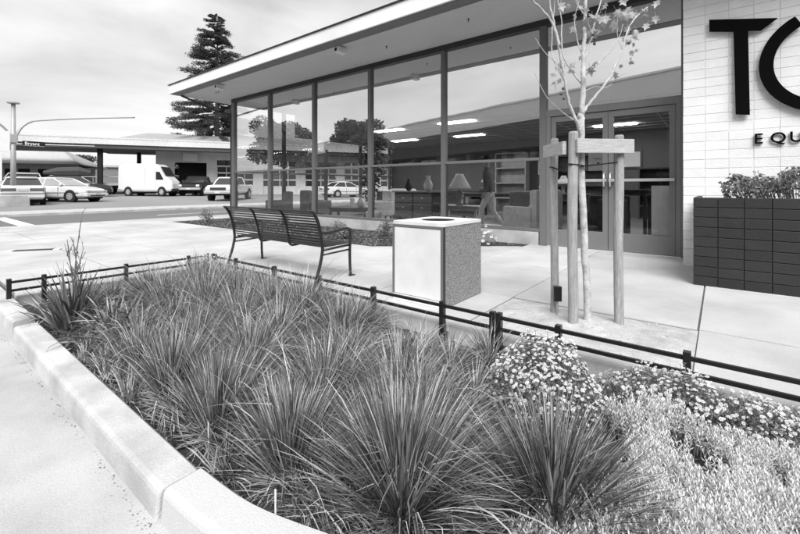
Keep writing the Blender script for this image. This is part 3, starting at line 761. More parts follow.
def clump(x,y,n,r0,Lm,wid,label,group=None,loose=0,**k):
    b_ = MB(); YM[0] = .72-y; grass(b_, n, r0, Lm, wid, **k)
    if loose: grass(b_, loose, r0*1.8, Lm*1.35, wid*1.05, e0=(40,84), bend=(60,150), dry=.35, seg=8)
    nd = n//5; grass(b_, nd, r0*1.2, Lm*.38, wid*.8, e0=(8,45), bend=(0,50), dry=.75, seg=4); YM[0] = -9      # dry skirt
    o = b_.build('ornamental_grass', GM, None, loc=(x,y,soilz(x,y)-.004)); tag(o, label, 'grass', group); return o
DM = dict(e0=(12,89), bend=(8,52), dry=.22)
clump(-1.27,.93,1700,.075,.41,.0030,'spiky grass clump in the front row next to the kerb joint',loose=60,**DM)
clump(-.84,1.07,2000,.085,.48,.0031,'largest upright grass clump, in the middle of the front row',loose=70,**DM)
clump(-.42,1.32,1700,.085,.45,.0033,'broad arching grass clump at the right end of the front row', e0=(12,88), bend=(12,70))
clump(-1.76,.90,1600,.08,.43,.0030,'second grass clump from the left end of the kerb-side row',**DM)
clump(-2.22,.90,1600,.08,.42,.0030,'leftmost rounded grass clump of the kerb-side row',**DM)
for x in (-3.2,-2.95,-2.75,-2.5,-2.36,-1.98,-1.5,-1.06,-.98):
    clump(x,.78+rnd(-.02,.05)+(.1 if x>-1.1 else 0),150,.06,.20,.0028,'short dry grass tuft at the inner edge of the kerb','short tufts along the kerb',e0=(25,80),bend=(30,120),dry=.35)
MIDL = 'slender arching grass clump in the dense mass between front row and fence'
MIDG = 'grass clumps filling the middle of the bed'
for x,y,L_ in ((-1.58,1.32,.46),(-2.08,1.25,.46),(-2.58,1.22,.45),(-1.22,1.48,.42),(-1.72,1.66,.44),(-2.3,1.62,.46),(-2.8,1.6,.46),(-3.05,1.28,.44),(-3.3,1.62,.46),
               (-2.05,1.98,.42),(-2.55,1.98,.44),(-3.0,1.95,.44),(-3.5,1.95,.44),(-3.95,1.8,.44),(-4.0,2.15,.40),(-4.45,2.0,.42),(-2.75,2.25,.38),(-3.3,2.25,.38),(-3.75,1.45,.44),(-4.3,1.6,.42),(-2.2,2.26,.32),(-1.0,1.45,.36),(-2.66,.95,.40),(-3.1,1.0,.36),(-1.5,1.95,.34),(-3.75,2.28,.36)):
    clump(x+rnd(-.05,.05),y+rnd(-.05,.05),800,.12,L_*rnd(.84,1.10)*(1-.12*(x>-1.9)),.0025,MIDL,MIDG,loose=150,e0=(18,89),bend=(10,75),dry=.24)
for x,y in ((-1.55,2.22),(-1.25,2.05),(-1.12,2.3),(-1.0,1.88)):
    clump(x,y,200,.07,.28,.0026,'short sparse grass tuft beside the mound of daisies','short tufts near the daisies',e0=(30,80),bend=(40,130),dry=.3)
for x,y in ((-4.3,1.25),(-4.62,1.6),(-4.15,.95),(-4.6,1.15)):
    clump(x,y,260,.08,.36,.0030,'soft grass tuft behind the strap-leaved plant at the left fence','soft tufts near the left fence',e0=(40,85),bend=(25,100),dry=.2)
# feathery plant by the fence corner
shrub('feathery_plant', (-4.55,2.30,-.1), .26,.36, 2600, .011, M['gC'], 'pale feathery plant in front of the fence corner post', 'plant', lumps=14)
shrub('feathery_plant', (-3.75,2.32,-.1), .22,.30, 2000, .011, M['gA'], 'feathery grey plant under the front fence right of its corner', 'plant', lumps=12)
# low leafy plants in the left part of the bed
shrub('leafy_plant', (-2.95,1.12,-.1), .22,.24, 900, .030, M['shrub'], 'broad-leaved dark plant behind the left kerb', 'plant')
shrub('leafy_plant', (-3.4,1.02,-.1), .20,.22, 700, .026, M['shrub'], 'leafy plant beside the tall strap-leaved clump', 'plant')
# strap-leaved plant with tall bare flower stalks
t = thing('strap_leaf_plant', 'strap-leaved plant with tall bare flower stalks at the left end of the bed', 'plant', (-4.0,.88,-.1))
b_ = MB(); grass(b_, 120, .13, .52, .0095, e0=(40,84), bend=(10,70), dry=.12, seg=7); b_.build('leaves', [M['gA'],M['gB'],M['gC']], t)
for k in range(9):
    x0,y0 = rnd(-.10,.10),rnd(-.08,.08); h = rnd(.45,.86) if k else .9; dx,dy = rnd(-.09,.12),rnd(-.08,.08)
    s_ = MB(); P = [(x0,y0,0),(x0+dx*.3,y0+dy*.3,h*.5),(x0+dx,y0+dy,h)]; s_.tube(ease(P,4),[.0045]*4+[.0035]*4+[.002],5)
    for q in range(5):
        f = rnd(.55,1); bx,by,bz = x0+dx*f,y0+dy*f,h*f; a = rnd(0,6.28); l = rnd(.03,.07)
        s_.tube([(bx,by,bz),(bx+l*.4*math.cos(a),by+l*.4*math.sin(a),bz+l*.7),(bx+l*.55*math.cos(a),by+l*.55*math.sin(a),bz+l)],[.0022,.002,.0035],5)
    s_.build('flower_stalk', M['daf'], t, smooth=True)

t = thing('strap_leaf_plant', 'dark strap-leaved plant without stalks between the tall stalks and the grasses', 'plant', (-3.38,.98,-.1))
b_ = MB(); grass(b_, 130, .12, .40, .0095, e0=(25,84), bend=(20,90), dry=.15, seg=7); b_.build('leaves', [M['gA'],M['gB'],M['gC']], t)
shrub('leafy_plant', (-3.72,1.12,-.1), .20,.24, 900, .026, M['shrub'], 'leafy plant behind the two strap-leaved plants', 'plant')
shrub('leafy_plant', (-4.45,1.0,-.1), .20,.20, 800, .024, M['shrub'], 'low leafy plant inside the left end of the fence', 'plant')
# ------------------------------------------------------------------ low fence
def fence(name_label, posts, a, b_, axis, dbl=()):
    # posts: coordinates along the axis
    t = thing('low_fence', name_label, 'fence', (0,2.475,0) if axis == 'x' else (-4.985,0,0))
    Xf = Matrix.Identity(4) if axis == 'x' else Matrix.Rotation(R(90),4,'Z')
    sgn = 1 if axis == 'x' else 1
    for p in posts:
        w = .017; m_ = MB()
        m_.box(p-w,p+w,-.02,.02,-.09,.178,X=Xf)
        o = m_.build('post', M['black'], t, bevel=.003)
        f = MB(); f.box(p-.012,p+.034,-.026,.04,-.092,-.045,X=Xf); f.build('bracket', M['black'], o, bevel=.003)
        bt = MB(); bt.lathe([(.010,0),(.010,.008),(.004,.010)], 6, X=Xf @ Matrix.Translation((p+.022,-.026,-.066)) @ Matrix.Rotation(R(90),4,'X')); bt.build('bolt', M['metal'], o)
    for z in (.145,.070):
        m_ = MB(); m_.box(a,b_,-.010,.010,z-.011,z+.011,X=Xf); m_.build('rail', M['black'], t, bevel=.003)
    return t
fence('low black metal fence run in front of the bench and litter bin', [-4.90,-4.855,-4.38,-3.626,-2.92,-2.24,-1.57,-1.178], -4.9,-1.16,'x')
fence('low black metal fence run behind the daisies at the right', [-1.132,-.755,-.129,.52,1.17,1.82,2.47,3.1], -1.145,3.1,'x')
fence('low black metal fence run along the left end of the bed', [.66,.90,1.57,2.22,2.44], .65,2.45,'y')

# ------------------------------------------------------------------ bench
bn = thing('park_bench', 'black metal slatted bench with curved back, facing the shop', 'bench', (-5.03,2.73,0))
LB = 1.78
backc = ease([(0,.115,.352),(0,.088,.40),(0,.065,.50),(0,.035,.60),(0,.0,.69),(0,-.035,.735),(0,-.058,.748)],6)
for x in (.02,LB-.02):
    e = MB(); e.tube(ease([(x,-.01,0),(x,.035,.12),(x,.075,.26),(x,.088,.37),(x,.06,.52),(x,.025,.64),(x,-.02,.72),(x,-.05,.748)],4), .017, 8); o = e.build('end_frame', M['benchblk'], bn, smooth=True)
    MB().box(x-.02,x+.02,-.06,.02,0,.008).build('foot', M['benchblk'], o, bevel=.002)
    e = MB(); e.tube(ease([(x,.05,.52),(x,.18,.512),(x,.38,.532),(x,.455,.535),(x,.49,.51),(x,.497,.42),(x,.488,.30),(x,.49,.14),(x,.50,0)],4), .016, 8); o = e.build('arm_and_leg', M['benchblk'], bn, smooth=True)
    MB().box(x-.02,x+.02,.48,.56,0,.008).build('foot', M['benchblk'], o, bevel=.002)
    e = MB(); e.tube([(x,.085,.335),(x,.49,.352)], .014, 8); e.tube([(x,.08,.285),(x,.49,.30)], .010, 8); e.build('side_rail', M['benchblk'], bn, smooth=True)
for x in (LB/3,2*LB/3):
    e = MB(); e.tube(ease([(x,-.055,.750),(x,-.03,.735),(x,.005,.69),(x,.04,.60),(x,.068,.50),(x,.085,.41),(x,.10,.355),(x,.15,.335),(x,.30,.345),(x,.49,.355)],4), .013, 8); e.build('support', M['benchblk'], bn, smooth=True)
def slat_mesh(): return MB().box(0,LB-.06,-.004,.004,-.0082,.0082).mesh('slat', M['benchblk'], bevel=.002)
sl = slat_mesh()
tot = len(backc)
cum = [0]
for i in range(1,tot): cum.append(cum[-1]+(backc[i]-backc[i-1]).length)
def at_len(s_):
    for i in range(1,tot):
        if cum[i] >= s_:
            f = (s_-cum[i-1])/(cum[i]-cum[i-1]); return backc[i-1].lerp(backc[i],f), (backc[i]-backc[i-1]).normalized()
    return backc[-1], (backc[-1]-backc[-2]).normalized()
ns = 14
for k in range(ns):
    p,d = at_len(cum[-1]*(k+.5)/ns); o = link('slat', sl, bn, (.03,p.y+.012,p.z)); o.rotation_euler = (math.atan2(d.z,d.y)-R(90),0,0)
for k in range(12):
    o = link('slat', sl, bn, (.03,.145+k*.029,.362+.0006*k)); o.rotation_euler = (R(90),0,0)
B('top_rail', M['benchblk'], bn, .01,LB-.01,-.068,-.042,.742,.757, bevel=.004)

# ------------------------------------------------------------------ litter bin
bi = thing('litter_bin', 'square litter bin of pebbled concrete with white front panel', 'bin', (-2.30,2.80,0))
BWd,BD,BHt = .535,.66,.70
B('body', M['agg'], bi, .004,BWd,.012,BD,.0,.672, bevel=.006)
B('plinth', M['white'], bi, .0,BWd-.01,.002,.0115,.0,.058, bevel=.002)
B('front_panel', M['white'], bi, .022,BWd-.027,-.002,.0115,.062,.648, bevel=.003)
fr = MB(); fr.box(.0,.020,-.006,.0115,.06,.672); fr.box(BWd-.026,BWd-.002,-.006,.0115,.0,.672); fr.box(.020,BWd-.026,-.006,.0115,.650,.672)
fr.build('panel_frame', M['frame'], bi, bevel=.002)
B('hinge_post', M['darkframe'], bi, BWd-.001,BWd+.008,-.004,.018,.0,.671, bevel=.002)
lb = MB(); lb.box(.21,.27,-.0005,.0015,.022,.034); lb.box(.30,.35,-.0005,.0015,.022,.034); lb.build('maker_mark', M['metal'], bi)
# lid with round opening
ld = MB(); n_ = 40; cx,cy,rr = BWd*.50,BD*.5,.155; z0,z1 = .673,.70
def per(t):
    c,s_ = math.cos(t),math.sin(t); k = 1/max(abs(c)/(BWd/2+.004),abs(s_)/(BD/2+.002)); return cx+c*k, cy+s_*k
for i in range(n_):
    t_ = 2*math.pi*(i+.5)/n_; x,y = per(t_); ix,iy = cx+rr*math.cos(t_), cy+rr*math.sin(t_)
    ld.v += [(x,y,z0),(x,y,z1),(ix,iy,z1),(ix+.012*math.cos(t_)*-1,iy-.012*math.sin(t_),z1-.02),(ix-.012*math.cos(t_),iy-.012*math.sin(t_),z0)]
for i in range(n_):
    a = i*5; b2 = ((i+1)%n_)*5
    for k in range(4): ld.f.append((a+k,b2+k,b2+k+1,a+k+1)); ld.m.append(1 if k > 1 else 0)
    ld.f.append((a+4,b2+4,b2,a)); ld.m.append(0)
lo = ld.build('lid', [M['lid'],M['dark']], bi)
MB().lathe([(.145,.6725),(.1448,.674)], 30, (cx,cy,0)).build('liner', M['dark'], lo)

# ------------------------------------------------------------------ stakes and young tree
sk = thing('tree_stakes', 'three weathered timber stakes with cross boards holding the young tree', 'stakes')
SP = [(-1.03,3.27,.030,1.385),(-.83,3.05,.0345,1.40),(-.577,3.29,.032,1.378)]
for i,(x,y,r_,h) in enumerate(SP):
    m_ = MB(); P = [(x+.004*math.sin(z*5+i),y+.003*math.cos(z*4+i),z) for z in (-.1,.25,.6,.95,1.2,h-.012,h)]
    m_.tube(P,[r_,r_*1.01,r_*.99,r_,r_*.98,r_*.97,r_*.8],14); m_.build('stake', M['wood'], sk, smooth=False)
def board(p,q,z,hh,th,over):
    p,q = Vector((p[0],p[1],z)),Vector((q[0],q[1],z)); d = (q-p).normalized(); n_ = Vector((d.y,-d.x,0))
    a = p-d*over[0]; l = (q-p).length+over[0]+over[1]
    X = Matrix(((d.x,n_.x,0,a.x),(d.y,n_.y,0,a.y),(0,0,1,z),(0,0,0,1)))
    m_ = MB(); m_.box(0,l,-th/2,th/2,-hh/2,hh/2,X=X); return m_.build('cross_board', M['woodx'], sk, bevel=.003)
dA = Vector((SP[1][0]-SP[0][0],SP[1][1]-SP[0][1],0)).normalized(); nA = Vector((dA.y,-dA.x,0))
oA = nA*-.047
board((SP[0][0]-oA.x,SP[0][1]-oA.y-0.0),(SP[1][0]-oA.x,SP[1][1]-oA.y),1.285,.095,.030,(.07,-.03))
dB = Vector((SP[2][0]-SP[1][0],SP[2][1]-SP[1][1],0)).normalized(); nB = Vector((dB.y,-dB.x,0)); oB = nB*.050
board((SP[1][0]+oB.x,SP[1][1]+oB.y),(SP[2][0]+oB.x,SP[2][1]+oB.y),1.292,.10,.032,(.0,.075))
TR = Vector((-.755,3.15,0))
def strap(pts): MB().tube(pts, .010, 6, sq=.45).build('strap', M['dark'], sk, smooth=True)
strap([(SP[2][0]+.03,SP[2][1]+.02,1.18),(SP[2][0]-.02,SP[2][1]-.036,1.178),(-.72,3.13,1.155),(-.79,3.105,1.15),(-.83,3.13,1.152),(-.75,3.19,1.16),(SP[2][0]-.03,SP[2][1]+.02,1.178)])
strap([(SP[1][0]-.04,SP[1][1]-.01,1.165),(SP[1][0]-.005,SP[1][1]-.04,1.165),(SP[1][0]+.04,SP[1][1]-.005,1.16),(-.75,3.12,1.15)])
strap([(SP[0][0]-.03,SP[0][1]-.01,1.16),(SP[0][0],SP[0][1]-.036,1.155),(-.93,3.17,1.115),(-.82,3.12,1.10),(-.76,3.15,1.10)])

YT = thing('young_tree', 'slender young street tree with bare pale branches and few leaves', 'tree', (TR.x,TR.y,0), R(38.38))
def br(pts, r0, r1, name='branch'):
    P = ease([(a,d,h) for a,d,h in pts],5); k = len(P)
    for i in range(1,k-1): P[i] += Vector((rnd(-1,1),rnd(-1,1),rnd(-1,1)))*min(.006,r0*.35)
    MB().tube(P,[r0+(r1-r0)*(i/(k-1))**.8 for i in range(k)],8).build(name, M['bark'], YT, smooth=True)
br([(0,0,-.05),(-.010,0,.25),(-.022,0,.54),(-.036,.01,1.05),(-.048,.0,1.43),(-.046,0,1.54)],.028,.024,'trunk')
br([(-.046,0,1.52),(-.03,.0,1.78),(-.02,.01,2.10),(0,.02,2.36),(.015,.02,2.68)],.022,.008)
br([(-.046,0,1.36),(-.08,-.03,1.44),(-.16,-.06,1.60),(-.195,-.07,1.75),(-.24,-.09,1.99),(-.27,-.1,2.09),(-.34,-.12,2.20),(-.43,-.14,2.28),(-.52,-.16,2.36),(-.62,-.18,2.48)],.014,.004)
br([(-.24,-.09,1.99),(-.285,-.10,2.16),(-.31,-.11,2.26),(-.335,-.12,2.38),(-.40,-.14,2.58)],.010,.003)
br([(-.20,-.07,1.76),(-.27,-.05,1.93),(-.265,-.02,2.12),(-.24,0,2.32),(-.22,0,2.5)],.006,.002)
br([(-.035,0,1.74),(-.14,.05,1.93),(-.165,.06,2.10),(-.16,.07,2.25),(-.20,.1,2.5)],.007,.003)
br([(-.045,0,1.50),(-.007,.02,1.57),(.10,.06,1.69),(.21,.10,1.82),(.28,.12,1.95),(.325,.13,2.05),(.36,.14,2.16),(.43,.17,2.28),(.56,.2,2.40)],.012,.004)
br([(-.03,0,1.80),(.03,-.03,1.86),(.13,-.05,1.96),(.19,-.06,2.05),(.225,-.06,2.16)],.006,.0018)
br([(-.028,.01,1.90),(.04,.03,2.10),(.08,.05,2.23),(.12,.06,2.36),(.18,.08,2.55)],.010,.004)
br([(-.026,.01,1.95),(-.06,.04,2.1),(-.065,.06,2.25),(-.03,.06,2.4)],.006,.002)
br([(-.047,0,1.46),(-.12,.02,1.51),(-.21,.03,1.585),(-.285,.04,1.67),(-.345,.05,1.79),(-.37,.05,1.85)],.005,.0015)
br([(-.19,-.07,1.74),(-.26,-.1,1.86),(-.36,-.13,1.94),(-.43,-.15,2.03)],.004,.0014)
br([(.21,.10,1.82),(.27,.06,1.83),(.33,.05,1.85)],.004,.0015)
br([(-.02,.01,1.70),(.06,.0,1.73),(.12,-.01,1.72),(.17,-.02,1.745)],.004,.0015)
br([(.04,.03,2.10),(-.02,-.04,2.2),(-.10,-.06,2.3),(-.12,-.07,2.42)],.005,.002)
br([(.325,.13,2.05),(.30,.15,2.15),(.31,.17,2.3)],.004,.0015)
# lobed leaves, each one its own mesh object
def leaf_mesh(var):
    prof = []
    lob = [(0,.0),(.16,.10),(.42,.16),(.22,.32),(.50,.56),(.20,.58),(.12,.74),(0,1.0)]
    pts = lob+[(-x,y) for x,y in lob[-2:0:-1]]
    b_ = MB(); vs = [(0,.4,.06*var)]
    for x,y in pts: vs.append((x,y,-abs(x)*.35*var - (y-.4)**2*.5*var))
    k = len(pts); b_.add(vs,[(0,1+i,1+(i+1)%k) for i in range(k)])
    b_.add([(-.012,0,0),(.012,0,0),(.012,-.45,.1),(-.012,-.45,.1)],[(0,1,2,3)])
    return b_.mesh('leaf', M['leaf'])
LM = [leaf_mesh(v) for v in (.5,.9,1.5,-.4)]
def put_leaf(c, s_):
    o = link('leaf', random.choice(LM), YT, c); o.scale = (s_,s_,s_); o.rotation_euler = (rnd(-1.9,-.3),rnd(-.7,.7),rnd(0,6.28))
for c,sp,nn,sz in (((.10,0,2.22),.075,14,.10),((.05,.02,2.27),.05,5,.09),((-.14,-.04,1.88),.06,8,.085),((-.235,-.05,1.80),.05,6,.085),((.36,.14,2.06),.04,4,.07),((.42,.15,2.17),.06,7,.08),
                   ((.52,.18,2.34),.07,9,.09),((-.01,.05,2.36),.05,5,.08),((.19,.0,1.80),.03,2,.085),((.35,.14,1.95),.03,3,.06),((-.15,.05,2.42),.06,5,.09),((.15,.06,2.45),.07,6,.09)):
    for i in range(nn): put_leaf((c[0]+random.gauss(0,sp),c[1]+random.gauss(0,sp),c[2]+random.gauss(0,sp*.7)), sz*rnd(.55,.95))
sbm = MB().lathe([(.002,-.012),(.009,-.008),(.012,0),(.009,.008),(.002,.012)],8).mesh('seed_ball', M['seed'], smooth=True)
for c in ((-.205,-.07,1.70),(-.20,-.07,1.63),(-.215,-.06,1.665),(.05,.02,2.12),(.055,.0,2.08),(.06,.02,2.05),(.385,.15,2.10)): link('seed_ball', sbm, YT, c)

eb_ = thing('outlet_box', 'small black outlet box on a thin post beside the left stake', 'outlet box', (-.985,3.20,0), R(30))
MB().tube([(0,0,-.05),(0,0,.13)], .008, 8).build('post', M['metal'], eb_)
B('box', M['black'], eb_, -.03,.03,-.022,.022,.12,.235, bevel=.005)

# ------------------------------------------------------------------ vehicles
def wheel(t, x, y, r, w, side, z0=0):
    X = Matrix.Translation((x,y,r+z0)) @ Matrix.Rotation(R(90),4,'X')
    ty = MB().lathe([(r*.62,-w/2),(r*.93,-w/2),(r,-w*.36),(r,w*.36),(r*.93,w/2),(r*.62,w/2)], 26, X=X).build('wheel', M['tyre'], t, smooth=False)
    ys = y+side*(w/2+.004)
    Xr = Matrix.Translation((x,ys,r+z0)) @ Matrix.Rotation(R(90),4,'X')
    rm = MB().lathe([(r*.61,-.004),(r*.61,.004)], 26, X=Xr)
    rm.build('rim', M['rim'], ty)
    sp = MB()
    for k in range(7):
        a = 2*math.pi*k/7; Xs = Matrix.Translation((x,ys+side*.005,r+z0)) @ Matrix.Rotation(a,4,'Y')
        sp.box(r*.18,r*.5,-.001,.002,r*.10,r*.20,X=Xs)
    sp.build('rim_slot', M['dark'], ty)
def loft(stations, m_, name, parent, smooth=True):
    # station: x, list of (halfwidth, z) bottom to top
    b_ = MB(); k = len(stations[0][1])*2
    for x,sec in stations:
        for w,z in sec: b_.v.append((x,w,z))
        for w,z in sec[::-1]: b_.v.append((x,-w,z))
    for i in range(len(stations)-1):
        for j in range(k): b_.f.append((i*k+j,(i+1)*k+j,(i+1)*k+(j+1)%k,i*k+(j+1)%k)); b_.m.append(0)
    b_.f += [tuple(range(k))[::-1], tuple(range((len(stations)-1)*k,len(stations)*k))]; b_.m += [0,0]
    o = b_.build(name, m_, parent, bevel=.025); 
    return o
def sedan(label, loc, rz, m_, wagon=False, glass='cglass', rear=True):
    t = thing('parked_car', label, 'car', loc, rz)
    W2 = .86
    def sec(w,zl,zs,zt): return [(w*.86,zl),(w*.98,zl+.10),(w,zl+.30),(w*.985,zs),(w*.93,zt-.02),(w*.80,zt)]
    st = [(-2.28,sec(W2*.86,.36,.62,.74)),(-2.18,sec(W2*.95,.27,.72,.95)),(-1.5,sec(W2,.22,.80,.98)),(-.9,sec(W2,.20,.82,.95)),(0,sec(W2,.20,.80,.93)),(.85,sec(W2,.20,.78,.92)),
          (1.5,sec(W2,.22,.72,.84)),(2.0,sec(W2*.96,.24,.62,.74)),(2.22,sec(W2*.85,.28,.52,.62)),(2.28,sec(W2*.78,.34,.46,.54))]
    body = loft(st, m_, 'body', t)
    xb,xr0,xr1,xf = (-1.75,-1.05,.05,.95); wb,wr = .76,.60; zb,zr = .93,1.39
    # glazing solid, roof and pillars over it
    gl = MB(); gl.add([(xb,wb,zb),(xf,wb,zb),(xf,-wb,zb),(xb,-wb,zb),(xr0,wr,zr-.03),(xr1,wr,zr-.03),(xr1,-wr,zr-.03),(xr0,-wr,zr-.03)],[(0,1,5,4),(1,2,6,5),(2,3,7,6),(3,0,4,7),(4,5,6,7)])
    gl.build('windows', M[glass], t)
    loft([(xr0-.12,[(wr*.9,zr-.05),(wr*.8,zr-.02)]),(xr0+.05,[(wr*1.02,zr-.045),(wr*.9,zr+.01)]),((xr0+xr1)/2,[(wr*1.03,zr-.04),(wr*.9,zr+.03)]),(xr1,[(wr*1.02,zr-.045),(wr*.9,zr+.005)]),(xr1+.10,[(wr*.95,zr-.06),(wr*.85,zr-.03)])], m_, 'roof', t)
    for s_ in (1,-1):
        for a,b2 in (((xb,wb,zb),(xr0,wr,zr-.03)),((xf,wb,zb),(xr1,wr,zr-.03)),((-.42,wb,zb),(-.42,wr+.005,zr-.03))):
            MB().tube([(a[0],a[1]*s_,a[2]),(b2[0],b2[1]*s_,b2[2])], .032, 6).build('pillar', m_, t)
        mb = MB(); mb.box(.68,.86,(W2-.06)*s_-.09*(s_<0),(W2-.06)*s_+.09*(s_>0)+.09*(s_>0),.92,1.05); mb.build('mirror', m_, t, bevel=.03)
        sm = MB()
        for x in (.62,-.45,-1.25): sm.box(x-.006,x+.006,W2*s_-.012,W2*s_+.012 if s_>0 else W2*s_+.012,.34,.86)
        sm.build('door_seam', M['trim'], t)
        B('side_moulding', M['trim'], t, -1.9,1.9,min(W2*s_,(W2+.012)*s_),max(W2*s_,(W2+.012)*s_),.50,.53)
        for x in (-1.38,1.36):
            ar = MB(); X = Matrix.Translation((x,(W2-.10)*s_,.31)) @ Matrix.Rotation(R(90),4,'X'); ar.lathe([(.375,-.108),(.375,.108)],28,X=X); ar.build('wheel_arch', M['dark'], t)
            wheel(t,x,(W2-.085)*s_,.31,.19,s_)
        # lamps
        MB().box(2.08,2.262,.40*s_ if s_>0 else -.74,.74 if s_>0 else -.40,.54,.66).build('headlamp', M['lamp'], t, bevel=.03)
        MB().box(-2.285,-2.16,.24 if s_>0 else -.79,.79 if s_>0 else -.24,.66,.82).build('tail_lamp', M['tail'], t, bevel=.02)
    B('front_bumper', m_, t, 2.1,2.33,-.74,.74,.30,.50, bevel=.05); B('air_intake', M['trim'], t, 2.25,2.338,-.5,.5,.32,.38)
    B('rear_bumper', m_, t, -2.36,-2.1,-.80,.80,.34,.56, bevel=.05); B('bumper_strip', M['trim'], t, -2.368,-2.2,-.79,.79,.53,.565)
    B('licence_plate', M['plate'], t, -2.30,-2.17,-.19,.19,.68,.80); B('licence_plate', M['plate'], t, 2.3,2.345,-.16,.16,.40,.50)
    B('underbody', M['dark'], t, -2.0,2.0,-.7,.7,.16,.26)
    return t
def lotz(x): return .46*(-23-x)/22 if x > -45 else .46
sedan('white sedan seen from behind at the left edge, beside the traffic signal pole', (-28.9,4.35,lotz(-28.9)), R(172), M['carw'])
sedan('white sedan parked nose-out right of the signal pole', (-30.6,6.35,lotz(-30.6)), R(32), M['carw'], glass='cglassl')
sedan('white sedan farther back, seen through the second window', (-27,26,lotz(-27)), R(80), M['carw'])
sedan('white sedan seen through the third window', (-24.5,33,lotz(-24.5)), R(95), M['carw'])
def pickup(label, loc, rz, m_, s=1.0, cap=False):
    t = thing('pickup_truck', label, 'pickup truck', loc, rz); t.scale = (s,s,s); W2 = .86
    def sec(w,zl,zt): return [(w*.9,zl),(w,zl+.12),(w,zl+.3),(w*.985,zt-.05),(w*.93,zt)]
    loft([(-2.35,sec(W2*.97,.50,1.06)),(-.75,sec(W2,.46,1.08)),(.4,sec(W2,.44,1.08)),(1.1,sec(W2,.46,1.08)),(2.05,sec(W2*.97,.48,1.02)),(2.3,sec(W2*.93,.50,.92))], m_, 'body', t)
    gl = MB(); xb,xr0,xr1,xf = -.70,-.55,.45,1.05; wb,wr,zb,zr = .78,.64,1.07,1.60
    gl.add([(xb,wb,zb),(xf,wb,zb),(xf,-wb,zb),(xb,-wb,zb),(xr0,wr,zr-.03),(xr1,wr,zr-.03),(xr1,-wr,zr-.03),(xr0,-wr,zr-.03)],[(0,1,5,4),(1,2,6,5),(2,3,7,6),(3,0,4,7),(4,5,6,7)])
    gl.build('windows', M['cglass'], t)
    loft([(xr0-.06,[(wr*.98,zr-.06),(wr*.9,zr-.01)]),((xr0+xr1)/2,[(wr*1.03,zr-.05),(wr*.92,zr+.025)]),(xr1+.05,[(wr*.98,zr-.06),(wr*.9,zr-.01)])], m_, 'roof', t)
    B('bed_floor', M['dark'], t, -2.25,-.8,-.7,.7,1.081,1.09)
    for s_ in (1,-1):
        for a,b2 in (((xb,wb,zb),(xr0,wr,zr-.03)),((xf,wb,zb),(xr1,wr,zr-.03))): MB().tube([(a[0],a[1]*s_,a[2]),(b2[0],b2[1]*s_,b2[2])], .04, 6).build('pillar', m_, t)
        for x in (-1.5,1.42):
            X = Matrix.Translation((x,(W2-.10)*s_,.38)) @ Matrix.Rotation(R(90),4,'X'); MB().lathe([(.45,-.108),(.45,.108)],28,X=X).build('wheel_arch', M['dark'], t)
            wheel(t,x,(W2-.085)*s_,.36,.22,s_)
        MB().box(2.2,2.345,.52 if s_>0 else -.78,.78 if s_>0 else -.52,.72,.88).build('headlamp', M['lamp'], t, bevel=.02)
        mb = MB(); y0 = .80*s_; mb.box(.78,.90,min(y0,y0+.2*s_),max(y0,y0+.2*s_),1.08,1.24); mb.build('mirror', M['trim'], t, bevel=.02)
    B('grille', M['trim'], t, 2.25,2.335,-.5,.5,.70,.88, bevel=.01); B('front_bumper', M['metal'], t, 2.2,2.45,-.86,.86,.46,.64, bevel=.04)
    B('licence_plate', M['plate'], t, 2.44,2.458,-.16,.16,.5,.6); B('underbody', M['dark'], t, -2.0,2.0,-.6,.6,.34,.5)
    return t
pickup('white compact pickup truck parked by the shop corner, nose to the street', (-27.4,15.1,lotz(-27.4)), R(-48), M['carw'])
pickup('black pickup truck behind the white pickup', (-36.3,17.0,lotz(-36.3)), R(-42), M['carb'], 1.05)
pickup('white pickup truck behind the two sedans under the canopy', (-39.5,6.0,lotz(-39.5)), R(190), M['carw'], 1.05)
# cargo van
t = thing('cargo_van', 'tall plain white cargo van in front of the garage', 'van', (-36.4,13.2,lotz(-36.3)), R(42)); W2 = .98; t.scale = (.72,.95,.97)
def vs_(w,zl,zm,zt): return [(w*.93,zl),(w,zl+.15),(w,zm),(w*.97,zt-.35),(w*.90,zt-.08),(w*.72,zt)]
loft([(-2.75,vs_(W2*.97,.45,1.2,2.55)),(-2.4,vs_(W2,.40,1.2,2.66)),(0,vs_(W2,.38,1.2,2.68)),(1.15,vs_(W2,.38,1.2,2.64)),(1.55,vs_(W2*.98,.38,1.2,2.42)),(2.15,vs_(W2*.95,.38,1.15,1.65)),(2.75,vs_(W2*.90,.40,.95,1.22)),(2.92,vs_(W2*.82,.44,.80,.98))], M['carw'], 'body', t)
for s_ in (1,-1):
    m_ = MB(); y0 = W2*s_; m_.add([(1.25,y0+.004*s_,1.35),(2.05,y0*.965+.004*s_,1.35),(1.62,y0*.955+.006*s_,2.0),(1.25,y0*.985+.004*s_,2.0)],[(0,1,2,3) if s_<0 else (3,2,1,0)]); m_.build('side_window', M['cglass'], t)
    for x in (-1.7,1.85):
        X = Matrix.Translation((x,(W2-.10)*s_,.36)) @ Matrix.Rotation(R(90),4,'X'); MB().lathe([(.43,-.108),(.43,.108)],28,X=X).build('wheel_arch', M['dark'], t)
        wheel(t,x,(W2-.085)*s_,.35,.22,s_)
    sm = MB()
    for x in (1.18,.05): sm.box(x-.008,x+.008,min(y0,y0+.004*s_),max(y0,y0+.004*s_),.6,2.3)
    sm.build('door_seam', M['metal'], t); B('headlamp', M['lamp'], t, 2.72,2.90,min(.5*s_,.82*s_),max(.5*s_,.82*s_),.85,1.05, bevel=.03)
